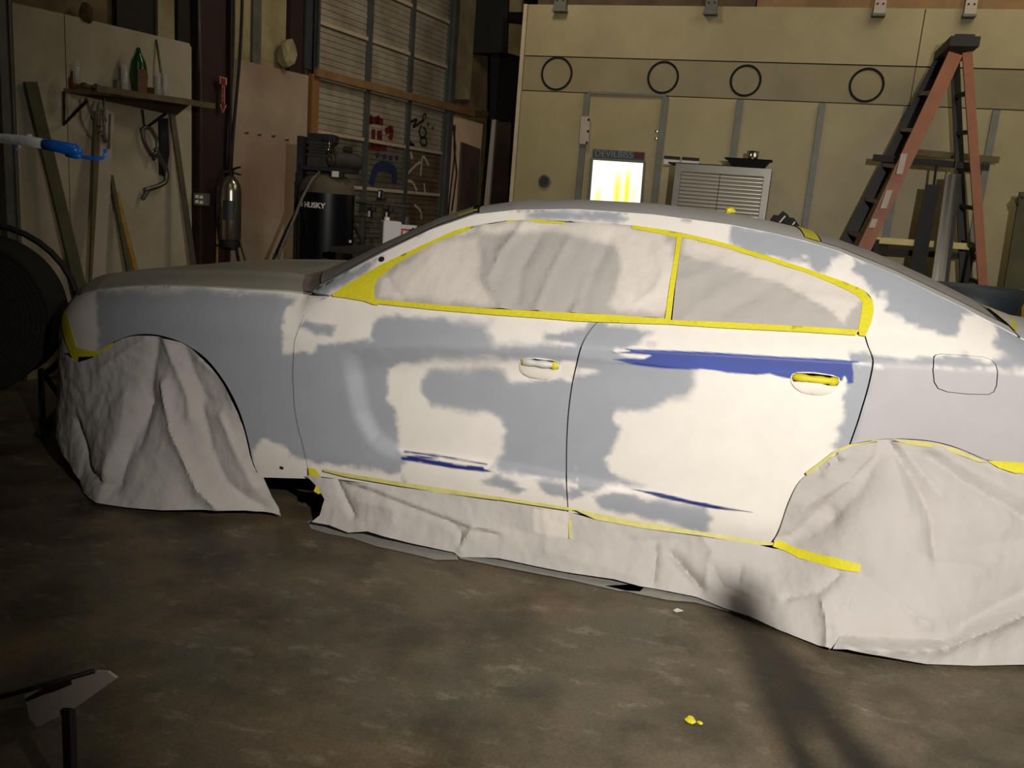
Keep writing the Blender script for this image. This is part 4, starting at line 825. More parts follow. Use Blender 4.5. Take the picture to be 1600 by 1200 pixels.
cl = thing('bar_clamp', 'pair of steel bar clamps hanging left of the white plastic board', 'clamp', WL.at(165, 200, .1))
for px, r in (([(162, 172), (163, 222)], .009), ([(172, 178), (170, 232)], .007), ([(151, 195), (162, 197)], .006), ([(151, 204), (162, 206)], .006), ([(161, 210), (166, 222)], .014)):
    wtube('bar', px, r, 'dull_steel', None, None, .1, cl)

# -- garage door in the left wall
gA0, gA1 = wc_(492, 60)[0], wc_(697, 100)[0]
gd = struct(thing('door_1', '', '', wallpt((gA0+gA1)/2, 0, 0))); del gd['label']; del gd['category']
st = [gA0, wc_(572, 120)[0], wc_(638, 120)[0], gA1]
seams = sorted([wc_(690, v)[1] for v in (31, 102, 172, 241, 305)]); hS = (seams[-1]-seams[0])/4; z0 = seams[0]
zz = [z0+hS*k for k in range(-4, 7) if 0 < z0+hS*k < 5.2]; zz = [0.01]+[z for z in zz if z > .2]
def section(a0_, a1_, zlo, zhi, m):
    V = []; nr = 8; prof = []
    for k in range(nr):
        z_a = zlo+.02+(zhi-zlo-.04)*k/nr; z_b = zlo+.02+(zhi-zlo-.04)*(k+.82)/nr
        prof += [(z_a, .0), (z_a+.008, .009), (z_b-.004, .009), (z_b, 0)]
    prof.append((zhi-.02, 0))
    for z, o_ in prof: V += [wallpt(a0_+.02, z, .0+o_), wallpt(a1_-.02, z, .0+o_)]
    return V, [(2*i, 2*i+1, 2*i+3, 2*i+2) for i in range(len(prof)-1)]
for i in range(3):
    for j in range(len(zz)-1):
        V, Fc = section(st[i], st[i+1], zz[j], zz[j+1], 0); mz = (zz[j]+zz[j+1])/2
        mesh_obj('door_panel', V, Fc, 'door_al' if mz > 1.75 else ('door_brown' if i == 2 else 'door_dirty'), gd)
for z in zz[1:]: b_ = MB(); b_.bar(wallpt(gA0, z, .02), wallpt(gA1, z, .02), .03, .035, (0, 0, 1)); b_.build('section_rail', 'rail_light' if z > 1.2 else 'dull_steel', gd)
for i, a_ in enumerate(st): b_ = MB(); b_.bar(wallpt(a_, .0, .025), wallpt(a_, 5.2, .025), .07 if i in (1, 2) else .05, .03, WL.n); b_.build('stile', 'stile', gd)
b_ = MB(); b_.bar(wallpt(gA0-.02, 2.55, .06), wallpt(gA0-.02, 5.6, .06), .02, .02, WL.n); b_.bar(wallpt(gA1+.07, 0, .05), wallpt(gA1+.07, 5.4, .05), .09, .05, WL.n); b_.build('door_track', 'stile', gd)
tag(wpoly('steel_flashing', [(wc_(476, 60)[0], 2.5), (gA0-.04, 2.5), (gA0-.04, 5.9), (wc_(476, 60)[0], 5.9)], 'bluegrey', .02, -.02), 'blue-grey steel flashing at the left side of the garage door', 'trim')
jz = wc_(486, 116)[1]
b_ = MB(); b_.slab([wallpt(wc_(481, 150)[0], 0, 0), wallpt(wc_(492, 150)[0], 0, 0), wallpt(wc_(492, 150)[0], jz, 0), wallpt(wc_(481, 150)[0], jz, 0)], WL.n, .05); tag(b_.build('wooden_jamb', 'wood'), 'upright wooden jamb left of the garage door', 'jamb')
b_ = MB(); b_.slab(on(WL, [(491, 107), (600, 135), (738, 171), (737, 182), (600, 147), (490, 119)], .05), WL.n, .04); tag(b_.build('wooden_beam', 'wood_h'), 'orange-brown timber beam running across the garage door', 'beam')
b_ = MB(); b_.slab(on(WL, [(738, 172), (788, 175), (787, 184), (737, 182)], .05), WL.n, .04); tag(b_.build('wooden_beam', 'shelfwood'), 'short dark timber beam continuing past the garage door to the dark opening', 'beam')
# graffiti: flat sprayed marks on the door
def mark(name, px, wd, m, off=.012):
    P = catmull(np.array([WL.at(u, v, off) for u, v in px]), 5); V = []
    for i, p in enumerate(P):
        d = P[min(i+1, len(P)-1)]-P[max(i-1, 0)]; x = np.cross(d, WL.n); x /= np.linalg.norm(x)+1e-9; V += [p+x*wd/2, p-x*wd/2]
    mesh_obj(name, V, [(2*i, 2*i+1, 2*i+3, 2*i+2) for i in range(len(P)-1)], m, gd)
cq = Z((400, 170), 5.333)
for px, w_, m in (([(950, 50), (960, 130)], .06, 'graf_red'), ([(1010, 60), (1020, 120)], .08, 'graf_red'), ([(940, 90), (1060, 110)], .07, 'graf_red'), ([(980, 170), (975, 320)], .07, 'graf_red'), ([(1030, 180), (1030, 320)], .09, 'graf_red'), ([(1080, 190), (1130, 170), (1120, 260)], .07, 'graf_red'), ([(940, 320), (1090, 330)], .05, 'graf_red'),
                  ([(1290, 110), (1340, 90), (1310, 150), (1360, 120), (1400, 90)], .03, 'graf_black'), ([(1400, 100), (1390, 60), (1415, 45), (1410, 90)], .02, 'graf_black'), ([(1380, 130), (1360, 200), (1390, 240), (1420, 200), (1395, 150)], .025, 'graf_black'), ([(1370, 250), (1410, 240), (1420, 300), (1380, 300), (1370, 250)], .025, 'graf_black'), ([(1430, 120), (1440, 140)], .03, 'graf_black'), ([(1470, 150), (1475, 170)], .03, 'graf_black'),
                  ([(1250, 270), (1300, 300), (1260, 340), (1320, 300)], .05, 'graf_black'), ([(1010, 370), (1015, 410)], .06, 'graf_blue'), ([(1070, 380), (1075, 420)], .06, 'graf_blue'), ([(1120, 390), (1125, 430)], .06, 'graf_blue'), ([(1170, 390), (1175, 430)], .05, 'graf_blue'), ([(960, 640), (1000, 500), (1080, 480), (1150, 520), (1150, 620)], .10, 'graf_blue'),
                  ([(1250, 560), (1310, 490), (1370, 440)], .03, 'graf_white'), ([(1370, 560), (1390, 400), (1440, 470)], .03, 'graf_white'), ([(1240, 600), (1300, 610), (1340, 680)], .03, 'graf_white'), ([(1260, 620), (1250, 700)], .03, 'graf_white'), ([(1290, 360), (1300, 420)], .04, 'graf_white'), ([(1320, 800), (1370, 850), (1380, 920)], .03, 'graf_white'), ([(1230, 460), (1240, 560)], .03, 'graf_white'), ([(1400, 620), (1410, 700)], .03, 'graf_white')):
    mark('spray_paint_mark', cq(px), w_, m)
# -- right of the garage door
tag(wpoly('wall_panel', [(wc_(704, 150)[0], 0), (wc_(752, 150)[0], 0), (wc_(752, 200)[0], wc_(748, 193)[1]), (wc_(704, 150)[0], wc_(704, 179)[1])], 'pinkboard', .02, 0), 'pinkish-cream wall panel right of the garage door, under the beam', 'panel')
tag(wpoly('wall_panel', [(wc_(716, 260)[0], 0), (wc_(745, 260)[0], 0), (wc_(745, 240)[0], wc_(742, 232)[1]), (wc_(716, 240)[0], wc_(718, 222)[1])], 'doorbrown', .03, .02), 'dark brown stained door panel standing before the cream panel', 'panel')
tag(wpoly('insulation_sheet', [(wc_(704, 100)[0], wc_(704, 170)[1]+.1), (wc_(740, 100)[0], wc_(740, 170)[1]+.1), (wc_(740, 100)[0], 5.9), (wc_(704, 100)[0], 5.9)], 'liner', .02, -.04), 'stained tan liner panel above the beam right of the garage door', 'panel')
b_ = MB(); P = [WL.at(708, 195, .05), WL.at(712, 230, .05), WL.at(704, 300, .05), WL.at(700, 340, .05)]; b_.tube(P, .008, 6); P = [WL.at(711, 195, .06), WL.at(710, 230, .06), WL.at(714, 270, .06), WL.at(706, 330, .06)]; b_.tube(P, .008, 6); tag(b_.build('dangling_cord', 'rubber', None, True), 'thin dark cords dangling on the cream wall panel', 'cord')
# dark passage between wall and booth
BK = Plane(CAM+ray(770, 250)*10.6, -6)
def bplate(name, px, m, label, cat, th=.03, off=0): return tag(plate(name, BK, px, m, th, off), label, cat)
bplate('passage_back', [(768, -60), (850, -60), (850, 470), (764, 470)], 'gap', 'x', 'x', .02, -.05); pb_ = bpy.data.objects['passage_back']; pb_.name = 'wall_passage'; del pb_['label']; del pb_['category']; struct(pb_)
bplate('passage_column', [(742, -60), (800, -60), (795, 85), (744, 85)], 'blacksteel', 'dark column at the passage, above the timber beam', 'column', .1)
bplate('insulation_sheet', [(797, -20), (820, -20), (818, 20), (797, 20)], 'liner', 'pale panel high in the passage beside the booth edge', 'panel', .04)
bplate('insulation_sheet', [(792, 37), (818, 40), (816, 90), (790, 82)], 'liner', 'second pale panel in the passage, below the highest one', 'panel', .04)
bplate('passage_door', [(777, 190), (800, 192), (792, 345), (763, 345)], 'doorbrown', 'narrow brown door at the end of the passage', 'door', .03, .04)
bplate('door_post', [(772, 188), (778, 188), (765, 345), (757, 345)], 'pvc', 'pale worn post edging the narrow brown passage door', 'post', .08, .075)

# ------------------------------------------------------------------ SPRAY BOOTH (back wall)
bt = thing('spray_booth', 'large cream panelled spray booth forming the back wall behind the car', 'booth', drop(BO, 1200, 300))
def bcoord(u, v): P = BO.at(u, v); return (P-BO.P0)@BO.a, P[2]
def bpt(a_, z, off=0): P = BO.P0+BO.a*a_+BO.n*off; P = P.copy(); P[2] = z; return P
bL = bcoord(812, 200)[0]; bRt = bL+8.5; zTop = bcoord(1200, 12)[1]; zS1 = bcoord(1000, 93)[1]; zS2 = bcoord(1000, 149)[1]
def bpoly(name, a0_, a1_, za, zb, m, th=.02, off=0, parent=bt): b_ = MB(); b_.slab([bpt(a0_, za, off), bpt(a1_, za, off), bpt(a1_, zb, off), bpt(a0_, zb, off)], BO.n, th); return b_.build(name, m, parent)
bpoly('core', bL, bRt, 0, zTop, 'seam', -2.5, -.002)
us = [bcoord(915, 200)[0], bcoord(1036, 200)[0], bcoord(1152, 200)[0], bcoord(1280, 200)[0], bcoord(1412, 200)[0], bcoord(1550, 200)[0]]
us += [us[-1]+(us[-1]-us[-2])*k for k in (1, 2, 3)]
ed = [bL]+us+[bRt]
for i in range(len(ed)-1): bpoly('wall_panel', ed[i]+.004, ed[i+1]-.004, 0, zS2-.006, 'booth', .03)
tops = [bL, bcoord(1438, 60)[0], bRt]
for i in range(2):
    bpoly('upper_panel', tops[i]+.004, tops[i+1]-.004, zS1+.005, zTop, 'booth', .03); bpoly('duct_band', tops[i]+.003, tops[i+1]-.003, zS2+.004, zS1-.004, 'booth_band', .022)
wS = bcoord(1158, 200)[0]-bcoord(1148, 200)[0]
for i, a_ in enumerate(us):
    b_ = MB(); b_.slab([bpt(a_-wS/2, 0, .03), bpt(a_+wS/2, 0, .03), bpt(a_+wS/2, zS2-.01, .03), bpt(a_-wS/2, zS2-.01, .03)], BO.n, .03); b_.build('strut', 'booth_strut', bt)
b_ = MB(); b_.bar(bpt(bL-.02, 0, .03), bpt(bL-.02, zTop, .03), .035, .035, BO.n); b_.build('edge_trim', 'rail_light', bt)
b_ = MB(); b_.bar(bpt(us[0], zS2+.0, .04), bpt(us[1], zS2, .04), .02, .03, BO.n); b_.build('door_header', 'booth_strut', bt)
for u, v in ((870, 115), (1036, 121), (1165, 126), (1354, 133)):
    rr = (BO.at(u+23, v)-BO.at(u-23, v)); R_ = np.linalg.norm(rr)/2 if u < 1300 else np.linalg.norm(BO.at(u+26, v)-BO.at(u-26, v))/2
    c_ = BO.at(u, v, .024); k = 40; P = [c_+BO.a*R_*math.cos(2*PI*i/k)+np.array([0, 0, R_*math.sin(2*PI*i/k)]) for i in range(k+1)]
    b_ = MB(); b_.tube(P, .011, 6, cap=False); b_.build('duct_ring', 'gap', bt, True)
b_ = MB(); b_.lathe([(0, .0), (.058, 0), (.062, .02), (.05, .03), (.0, .03)], BO.at(852, 283, .03), 24, BO.n); gg = b_.build('pressure_gauge', 'dull_steel', bt)
b_ = MB(); b_.lathe([(0, .031), (.044, .031), (.044, .034), (0, .034)], BO.at(852, 283, .03), 20, BO.n); b_.bar(BO.at(852, 283, .066), BO.at(855, 279, .066), .005, .003, BO.n); b_.build('dial', 'cab_side', gg)
hp = plate('hinge_plate', BO, [(909, 182), (923, 183), (920, 226), (906, 225)], 'pvc', .03, .06, bt)
for u, v in ((919, 205), (917, 223), (920, 187)): b_ = MB(); b_.lathe([(0, .0), (.011, 0), (.011, .008), (0, .008)], BO.at(u, v, .09), 8, BO.n); b_.build('bolt', 'dark', hp)
for u, v in ((1026, 205), (1025, 216)): b_ = MB(); b_.lathe([(0, .0), (.014, 0), (.012, .012), (0, .014)], BO.at(u, v, .03), 8, BO.n); b_.build('latch_bolt', 'chrome', bt)
# lit window in the booth door
win = plate('window_frame', BO, [(924, 247), (1009, 252), (1003, 336), (917, 332)], 'booth_strut', .03, .03, bt); win['label'] = 'frame of the brightly lit window'
wp = [BO.at(u, v, .061) for u, v in [(927, 250), (1005, 255), (999, 331), (921, 327)]]
nx, nz = 60, 50; V = []; Cc = []
for i in range(nx+1):
    for j in range(nz+1):
        u, v = i/nx, j/nz; V.append((wp[0]*(1-u)+wp[1]*u)*(1-v)+(wp[3]*(1-u)+wp[2]*u)*v)
        y = 0
        for c_, w_, t_, s_ in ((.15, .06, .62, .9), (.53, .07, .30, .95), (.62, .03, .7, .8), (.72, .06, .22, 1.0), (.86, .04, .5, .5), (.33, .05, .85, .6), (.66, .2, .6, .35)):
            y = max(y, s_*math.exp(-((u-c_)/w_)**2)*(1/(1+math.exp(-(v-t_)*14))))
        Cc.append((1*(1-y)+.82*y, 1*(1-y)+.80*y, .80*(1-y)+.0*y, 1))
po = mesh_obj('pane', V, [(i*(nz+1)+j, (i+1)*(nz+1)+j, (i+1)*(nz+1)+j+1, i*(nz+1)+j+1) for i in range(nx) for j in range(nz)], 'lit', win)
at_ = po.data.color_attributes.new('col', 'FLOAT_COLOR', 'POINT'); at_.data.foreach_set('color', np.array(Cc).ravel())
sg = plate('sign_plate', BO, [(927, 233), (1008, 238), (1007, 251), (926, 246)], 'sign_grey', .012, .03, bt); sg['label'] = 'grey maker plate above the lit window'
plate('sign_end', BO, [(992, 238), (1006, 239), (1006, 248), (991, 247)], 'graf_red', .003, .042, sg)
d_ = BO.at(990, 243, .046)-BO.at(930, 240, .046); text('lettering', 'DEVILBISS', BO.at(959, 241.5, .046), d_/np.linalg.norm(d_), np.cross(BO.n, d_/np.linalg.norm(d_)), .085, 'sign_letter', sg)
for px in ([(1038, 243), (1063, 245), (1061, 257), (1037, 256)], [(1066, 245), (1093, 247), (1091, 262), (1064, 259)]):
    k = plate('notice', BO, px, 'white_plastic', .004, .03, bt); plate('notice_header', BO, [px[0], px[1], (px[1][0]-.5, px[1][1]+5), (px[0][0]-.5, px[0][1]+5)], 'graf_black', .003, .035, k)
# clamps/lamp housings on top edge
for u, v, h, lab in ((877, 8, 20, 'grey bracket at the left on the booth top edge'), (1112, 12, 24, 'grey bracket above the second duct ring on the booth top edge'), (1374, 14, 22, 'pale boxed bracket on the booth top edge left of the ladder top'), (1515, 15, 24, 'pale boxed bracket on the booth top edge right of the ladder top')):
    c_ = BO.at(u, v, .06); t = thing('roof_bracket', lab, 'bracket', c_)
    s_ = np.linalg.norm(BO.at(u+9, v)-BO.at(u-9, v)); b_ = MB(); b_.box(c_+[0, 0, .02], BO.a, BO.n, (0, 0, 1), s_, .10, .13); b_.build('box', 'pvc' if u > 1300 else 'dull_steel', t)
    b_ = MB(); b_.box(c_+[0, 0, -.055], BO.a, BO.n, (0, 0, 1), s_*1.15, .12, .02); b_.box(c_+[-.0, 0, .1], BO.a, BO.n, (0, 0, 1), s_*.7, .06, .1); b_.build('foot_plate', 'dull_steel', t)
    for dx in (-.25, .25): b_ = MB(); b_.lathe([(0, 0), (.008, 0), (.008, .006), (0, .006)], c_+BO.a*s_*dx+BO.n*.05+np.array([0, 0, .03]), 8, BO.n); b_.build('screw', 'dark', t)
tag(bpoly('timber_wall', bcoord(1180, 5)[0], bRt, zTop+.01, 5.9, 'wood_h', .02, -.3, None), 'orange-lit plywood wall above the booth', 'wall')
tag(bpoly('roof_edge_board', bL, bcoord(1178, 5)[0], zTop+.01, 5.9, 'shelfwood', .02, -.3, None), 'brown board above the left part of the booth', 'wall')
# shelf of rails on booth (behind ladder)
rk = thing('wall_rack', 'two-tier wooden rack rails behind the ladder on the booth wall', 'rack', BO.at(1470, 300, .2))
def rbar(px, o0, m, wd=.03, ht=.05): b_ = MB(); b_.bar(BO.at(*px[0], o0), BO.at(*px[1], o0), wd, ht, (0, 0, 1)); return b_.build('rail', m, rk)
rbar([(1364, 246), (1545, 262)], .5, 'blacksteel'); rbar([(1400, 235), (1561, 250)], .25, 'oldwood'); rbar([(1352, 374), (1525, 386)], .5, 'palewood'); rbar([(1356, 391), (1530, 402)], .25, 'blacksteel')
for px in ([(1463, 258), (1459, 290)],): b_ = MB(); b_.tube([BO.at(*p, .52) for p in px], .01, 6); b_.build('hook', 'blacksteel', rk)
for p in ((1370, 374), (1520, 386)):
    for z_ in (0,): A = BO.at(*p, .5); B = A.copy(); B[2] = 0; b_ = MB(); b_.bar(A, B, .04, .04, BO.n); b_.build('rack_leg', 'blacksteel', rk)
b_ = MB(); b_.slab(on(BO, [(1446, 288), (1468, 289), (1443, 430), (1420, 425)], .54), BO.n, .015); tag(b_.build('black_panel', 'rubber'), 'long flat black panel hanging from the rack', 'panel')
bt_ = thing('trim_bundle', 'upright bundle of shiny metal trim strips leaning behind the trunk', 'trim', drop(BO, 1475, 440, .75))
for k, (u0, u1, m) in enumerate(((1481, 1458, 'alu'), (1486, 1463, 'chrome'), (1491, 1468, 'alu'), (1496, 1474, 'chrome'), (1499, 1479, 'iron'))):
    A = BO.at(u0, 272, .6); B = BO.at(u1, 440, .72+.01*k); d = B-A; F_ = A+d*(A[2]/-d[2]); b_ = MB(); b_.bar(A, F_, .028, .016, BO.n); b_.build('strip', m, bt_)
b_ = MB(); b_.tube([BO.at(1497, 238, .6), BO.at(1491, 272, .6)], .008, 6); b_.build('tie', 'alu', bt_)
tag(plate('olive_board', BO, [(1592, 300), (1640, 300), (1620, 490), (1563, 478)], 'greenish', .03, .5), 'dark olive panel standing at the right edge of the photo', 'panel')
b_ = MB(); b_.tube([BO.at(1590, 322, .55), BO.at(1588, 312, .55), BO.at(1594, 306, .55), BO.at(1599, 310, .55)], .01, 6); tag(b_.build('hook', 'iron', None, True), 'small dark hook above the olive panel at the right edge', 'hook')

# ------------------------------------------------------------------ LADDER
LA = Plane(CAM+ray(1430, 300)*6.5, -6); LB = Plane(CAM+ray(1430, 300)*7.0, -6)
def down(pl, p, q):
    A = pl.at(*p); B = pl.at(*q); d = B-A; F_ = A+d*(A[2]/-d[2]); return A, F_
ld = thing('step_ladder', 'tall orange-red fibreglass step ladder with black top standing behind the trunk', 'ladder', drop(LA, 1430, 400))
fn = down(LA, (1493, 84), (1352, 385)); ff_ = down(LB, (1472, 90), (1324, 378)); rn = down(LA, (1511, 82), (1536, 450)); rf = down(LB, (1492, 92), (1507, 446))
for (A, B), m in ((fn, 'ladder'), (ff_, 'ladder_black')): b_ = MB(); b_.bar(A, B, .035, .10, BO.a); b_.build('front_rail', m, ld)
for (A, B), m in ((rn, 'ladder'), (rf, 'ladder_black')): b_ = MB(); b_.bar(A, B, .03, .065, BO.a); b_.build('rear_rail', m, ld)
for k in range(1, 10):
    t = k/10
    b_ = MB(); b_.bar(fn[0]*(1-t)+fn[1]*t, ff_[0]*(1-t)+ff_[1]*t, .085, .028, (0, 0, 1)); b_.build('step', 'alu', ld)
    b_ = MB(); b_.bar(rn[0]*(1-t)+rn[1]*t, rf[0]*(1-t)+rf[1]*t, .03, .03, (0, 0, 1)); b_.build('rear_rung', 'ladder_black', ld)
c_ = (fn[0]+ff_[0]+rn[0]+rf[0])/4; wd = ff_[0]-fn[0]; wd[2] = 0; L_ = np.linalg.norm(wd); wd /= L_
b_ = MB(); cr = np.cross(wd, (0, 0, 1)); b_.box(c_+[0, 0, .045], wd, cr, (0, 0, 1), L_+.08, .2, .07); b_.box(c_+[0, 0, .085], wd, cr, (0, 0, 1), L_+.02, .13, .03); b_.build('top_cap', 'ladder_black', ld)
for k, (u0, v0, u1, v1) in enumerate(((1412, 240, 1404, 272), (1389, 297, 1379, 326), (1366, 342, 1361, 356))):
    plate('label', LA, [(u0-4, v0), (u0+6, v0), (u1+6, v1), (u1-4, v1)], 'pvc', .002, .06, ld)

# ------------------------------------------------------------------ CABINET
CB = Plane(CAM+ray(1120, 290)*7.25, -6)
cb = thing('steel_cabinet', 'stainless two-door cabinet with ribbed doors in front of the booth', 'cabinet', drop(CB, 1125, 300))
def cco(u, v): P = CB.at(u, v); return (P-CB.P0)@CB.a, P[2]
def cpt(a_, z, off=0): P = (CB.P0+CB.a*a_+CB.n*off).copy(); P[2] = z; return P
ca0, ca1 = cco(1051, 300)[0], cco(1201, 300)[0]; cz = cco(1120, 259)[1]; cm = cco(1122, 300)[0]
def cpoly(name, a0_, a1_, za, zb, m, th, off, parent=cb): b_ = MB(); b_.slab([cpt(a0_, za, off), cpt(a1_, za, off), cpt(a1_, zb, off), cpt(a0_, zb, off)], CB.n, th); return b_.build(name, m, parent)
cpoly('body', ca0-.0, ca1+.0, .08, cz, 'cab_side', -.42, -.022)
cpoly('frame_top', ca0, ca1, cz-.065, cz, 'cab_frame', .022, -.022); cpoly('frame_side', ca0, ca0+.055, .08, cz-.065, 'cab_frame', .022, -.022); cpoly('frame_side', ca1-.055, ca1, .08, cz-.065, 'cab_frame', .022, -.022); cpoly('frame_bottom', ca0, ca1, .08, .14, 'cab_frame', .024, -.022)
for a0_, a1_ in ((ca0+.058, cm-.003), (cm+.003, ca1-.058)):
    prof = []; nr = 52; zb0 = .15; zt = cz-.07
    for k in range(nr): z = zb0+(zt-zb0)*k/nr; hh = (zt-zb0)/nr; prof += [(z, 0), (z+hh*.3, .004), (z+hh*.7, .004), (z+hh*.98, 0)]
    V = [];
    for z, o_ in prof: V += [cpt(a0_, z, .004+o_), cpt(a1_, z, .004+o_)]
    dd = mesh_obj('door', V, [(2*i, 2*i+1, 2*i+3, 2*i+2) for i in range(len(prof)-1)], 'cab_door', cb); smooth_auto(dd, 60)
    hx = a1_-.03 if a0_ < cm-.1 else a0_+.03; b_ = MB(); b_.tube([cpt(hx, .95, .05), cpt(hx, 1.15, .05)], .009, 8); b_.build('door_handle', 'chrome', dd, True)
for a_ in (ca0+.05, ca1-.05):
    for o_ in (-.06, -.38): b_ = MB(); b_.lathe([(0, 0), (.03, 0), (.03, .08), (0, .08)], cpt(a_, 0, o_), 10); b_.build('foot', 'rubber', cb)
b_ = MB(); c_ = cpt((ca0+ca1)/2-.2, cz+.006, -.2); b_.box(c_, CB.a, CB.n, (0, 0, 1), .55, .3, .012); tag(b_.build('rubber_mat', 'rubber'), 'thin dark mat lying on the left of the cabinet top', 'mat')
tr = thing('drip_tray', 'black rolled-edge tray on top of the steel cabinet', 'tray', cpt(cco(1168, 250)[0], cz, -.2)); q = np.array(tr.location)
b_ = MB(); 
def fr_(w_, d_2, z): return [q+CB.a*w_*i+CB.n*d_2*j+np.array([0, 0, z]) for i, j in ((-1, -1), (1, -1), (1, 1), (-1, 1))]
V = fr_(.13, .10, .002)+fr_(.18, .14, .075)+fr_(.20, .16, .078)+fr_(.17, .13, .07)+fr_(.12, .09, .012)
b_.add(V, [(3, 2, 1, 0)]+[(4*k+i, 4*k+(i+1) % 4, 4*k+4+(i+1) % 4, 4*k+4+i) for k in range(4) for i in range(4)]+[(16, 17, 18, 19)]); b_.build('pan', 'dark', tr)
cp = q+CB.a*.03+np.array([0, 0, .012]); lathe_thing('metal_cup', cp, [(0, 0), (.045, 0), (.052, .14), (.048, .14), (.04, .01), (0, .01)], 'chrome', 'small shiny metal cup standing in the black tray', 'cup')

# black case with white strips behind the roof
kz = thing('tool_case', 'small black case with two white strips standing behind the rear roof edge', 'case', drop(CB, 1224, 350, .5))
b_ = MB(); b_.slab(on(CB, [(1204, 343), (1209, 336), (1216, 337), (1223, 330), (1231, 336), (1233, 340), (1240, 341), (1248, 352), (1246, 388), (1204, 388)], .5), CB.n, .2); b_.build('case', 'rubber', kz)
for px in ([(1226, 337), (1228, 338), (1219, 348), (1217, 347)], [(1241, 346), (1243, 347), (1238, 354), (1236, 353)]): plate('strip', CB, px, 'letter', .005, .7, kz)
A = CB.at(1226, 395, .6); b_ = MB(); b_.box((A[0], A[1], A[2]/2), (1, 0, 0), (0, 1, 0), (0, 0, 1), .35, .3, A[2]); tag(b_.build('stool_box', 'dark'), 'dark box behind the car carrying the black case', 'box')

# dark tub beyond the trunk
P_ = BO.at(1520, 455, 1.6)
tb = thing('dark_tub', 'dark blue-grey rounded tub beyond the trunk, before the booth', 'tub', (P_[0], P_[1], 0))
b_ = MB(); zt = BO.at(1520, 447, 1.6)[2]; b_.lathe([(0, 0), (.2, 0), (.2, zt-.35), (.28, zt-.2), (.34, zt), (.32, zt), (.26, zt-.2), (.0, zt-.3)], (P_[0], P_[1], 0), 32); b_.build('shell', 'bluegrey', tb, True)
# masked tail light
zq = thing('masking_tape_patch', 'olive tape around the tail light at the rear corner', 'masking tape', (3.65, -.7, 1.1))
pts = []
Q, Tt = np.meshgrid(np.linspace(22.6, 26, 200), np.linspace(-1, .6, 120), indexing='ij'); X = top(Q.ravel(), Tt.ravel()); PX = pj(X)
def tpx(p): k = np.argmin(((PX-p)**2).sum(1)); return X[k]+[0, 0, .006]
Lq = [tpx(p) for p in ((1542, 482), (1562, 489), (1582, 500), (1590, 512), (1586, 520), (1575, 508), (1558, 494))]
c_ = np.mean(Lq, 0); mesh_obj('tape_strip', [c_]+Lq, [(0, i+1, (i+1) % 7+1) for i in range(7)], 'tape', zq)

# ------------------------------------------------------------------ COMPRESSOR and bench
cc = atd(510, 330, 7.0); cc[2] = 0; cmp_ = thing('air_compressor', 'black upright air compressor with HUSKY lettering and dusty pump on top', 'compressor', cc)
rT = .228; zt = atd(510, 296, 7.0)[2]; zd = atd(510, 280, 7.0)[2]
b_ = MB(); b_.lathe([(0, .15), (rT*.6, .16), (rT*.95, .24), (rT, .32), (rT, zt-.02)], cc, 40); b_.build('tank', 'tank', cmp_, True)
b_ = MB(); b_.lathe([(rT+.001, zt-.03), (rT, zt), (rT*.93, zt+.06), (rT*.7, zt+.11), (rT*.3, zt+.13), (0, zt+.135)], cc, 40); b_.build('tank_shoulder', 'tank_dust', cmp_, True)
for k in range(3): a_ = 2*PI*k/3+.5; b_ = MB(); b_.bar(cc+[rT*.8*math.cos(a_), rT*.8*math.sin(a_), 0], cc+[rT*.85*math.cos(a_), rT*.85*math.sin(a_), .3], .05, .02, (math.cos(a_), math.sin(a_), 0)); b_.build('leg', 'tank', cmp_)
RX = np.array([_r[0], _r[1], 0]); RX /= np.linalg.norm(RX); FX = np.array([_f[0], _f[1], 0]); FX /= np.linalg.norm(FX)
def cpos(u, v, d=0): return atd(u, v, 7.0-d)
b_ = MB(); b_.box(cc+FX*.1+RX*-.17+[0, 0, .75], RX, FX, (0, 0, 1), .2, .2, 1.45); b_.build('rear_receiver', 'dark', cmp_)
zb_ = zt+.13
b_ = MB(); b_.box(cc+RX*.02+[0, 0, zb_+.03], RX, FX, (0, 0, 1), .42, .3, .035); b_.build('top_plate', 'blacksteel', cmp_)
pb = cpos(500, 262); b_ = MB(); b_.box(pb+[0, 0, -.0], RX, FX, (0, 0, 1), .17, .18, .16)
b_.build('crankcase', 'iron', cmp_)
b_ = MB(); p0 = cpos(503, 240)
for k in range(8): b_.box(p0+[0, 0, -.09+k*.024], RX, FX, (0, 0, 1), .20 if k % 2 else .17, .2, .02)
b_.build('cooling_fins', 'iron', cmp_)
b_ = MB(); b_.box(cpos(505, 217), RX, FX, (0, 0, 1), .21, .18, .07); b_.box(cpos(518, 218, .05), RX, FX, (0, 0, 1), .1, .1, .06); b_.build('cylinder_head', 'blacksteel', cmp_)
mo = cpos(521, 250, .16); b_ = MB(); ax = RX*.74+FX*.67; ax /= np.linalg.norm(ax); b_.lathe([(0, -.02), (.05, -.02), (.066, 0), (.07, .04), (.07, .2), (.06, .24), (0, .25)], mo, 24, ax); b_.build('motor', 'iron', cmp_, True)
b_ = MB(); b_.lathe([(0, -.03), (.045, -.03), (.048, -.02), (.05, 0), (0, 0)], mo, 20, ax); b_.lathe([(0, -.05), (.015, -.05), (.015, -.02)], mo, 10, ax); b_.build('motor_cap', 'tank_dust', cmp_)
b_ = MB(); b_.box(cpos(477, 250), RX, FX, (0, 0, 1), .05, .35, .36); b_.box(cpos(472, 280), RX, FX, (0, 0, 1), .06, .2, .1); b_.build('belt_guard', 'blacksteel', cmp_)
b_ = MB(); b_.lathe([(0, 0), (.03, 0), (.03, .07), (0, .07)], cpos(537, 234, .05), 14, RX); b_.build('air_filter', 'blacksteel', cmp_)
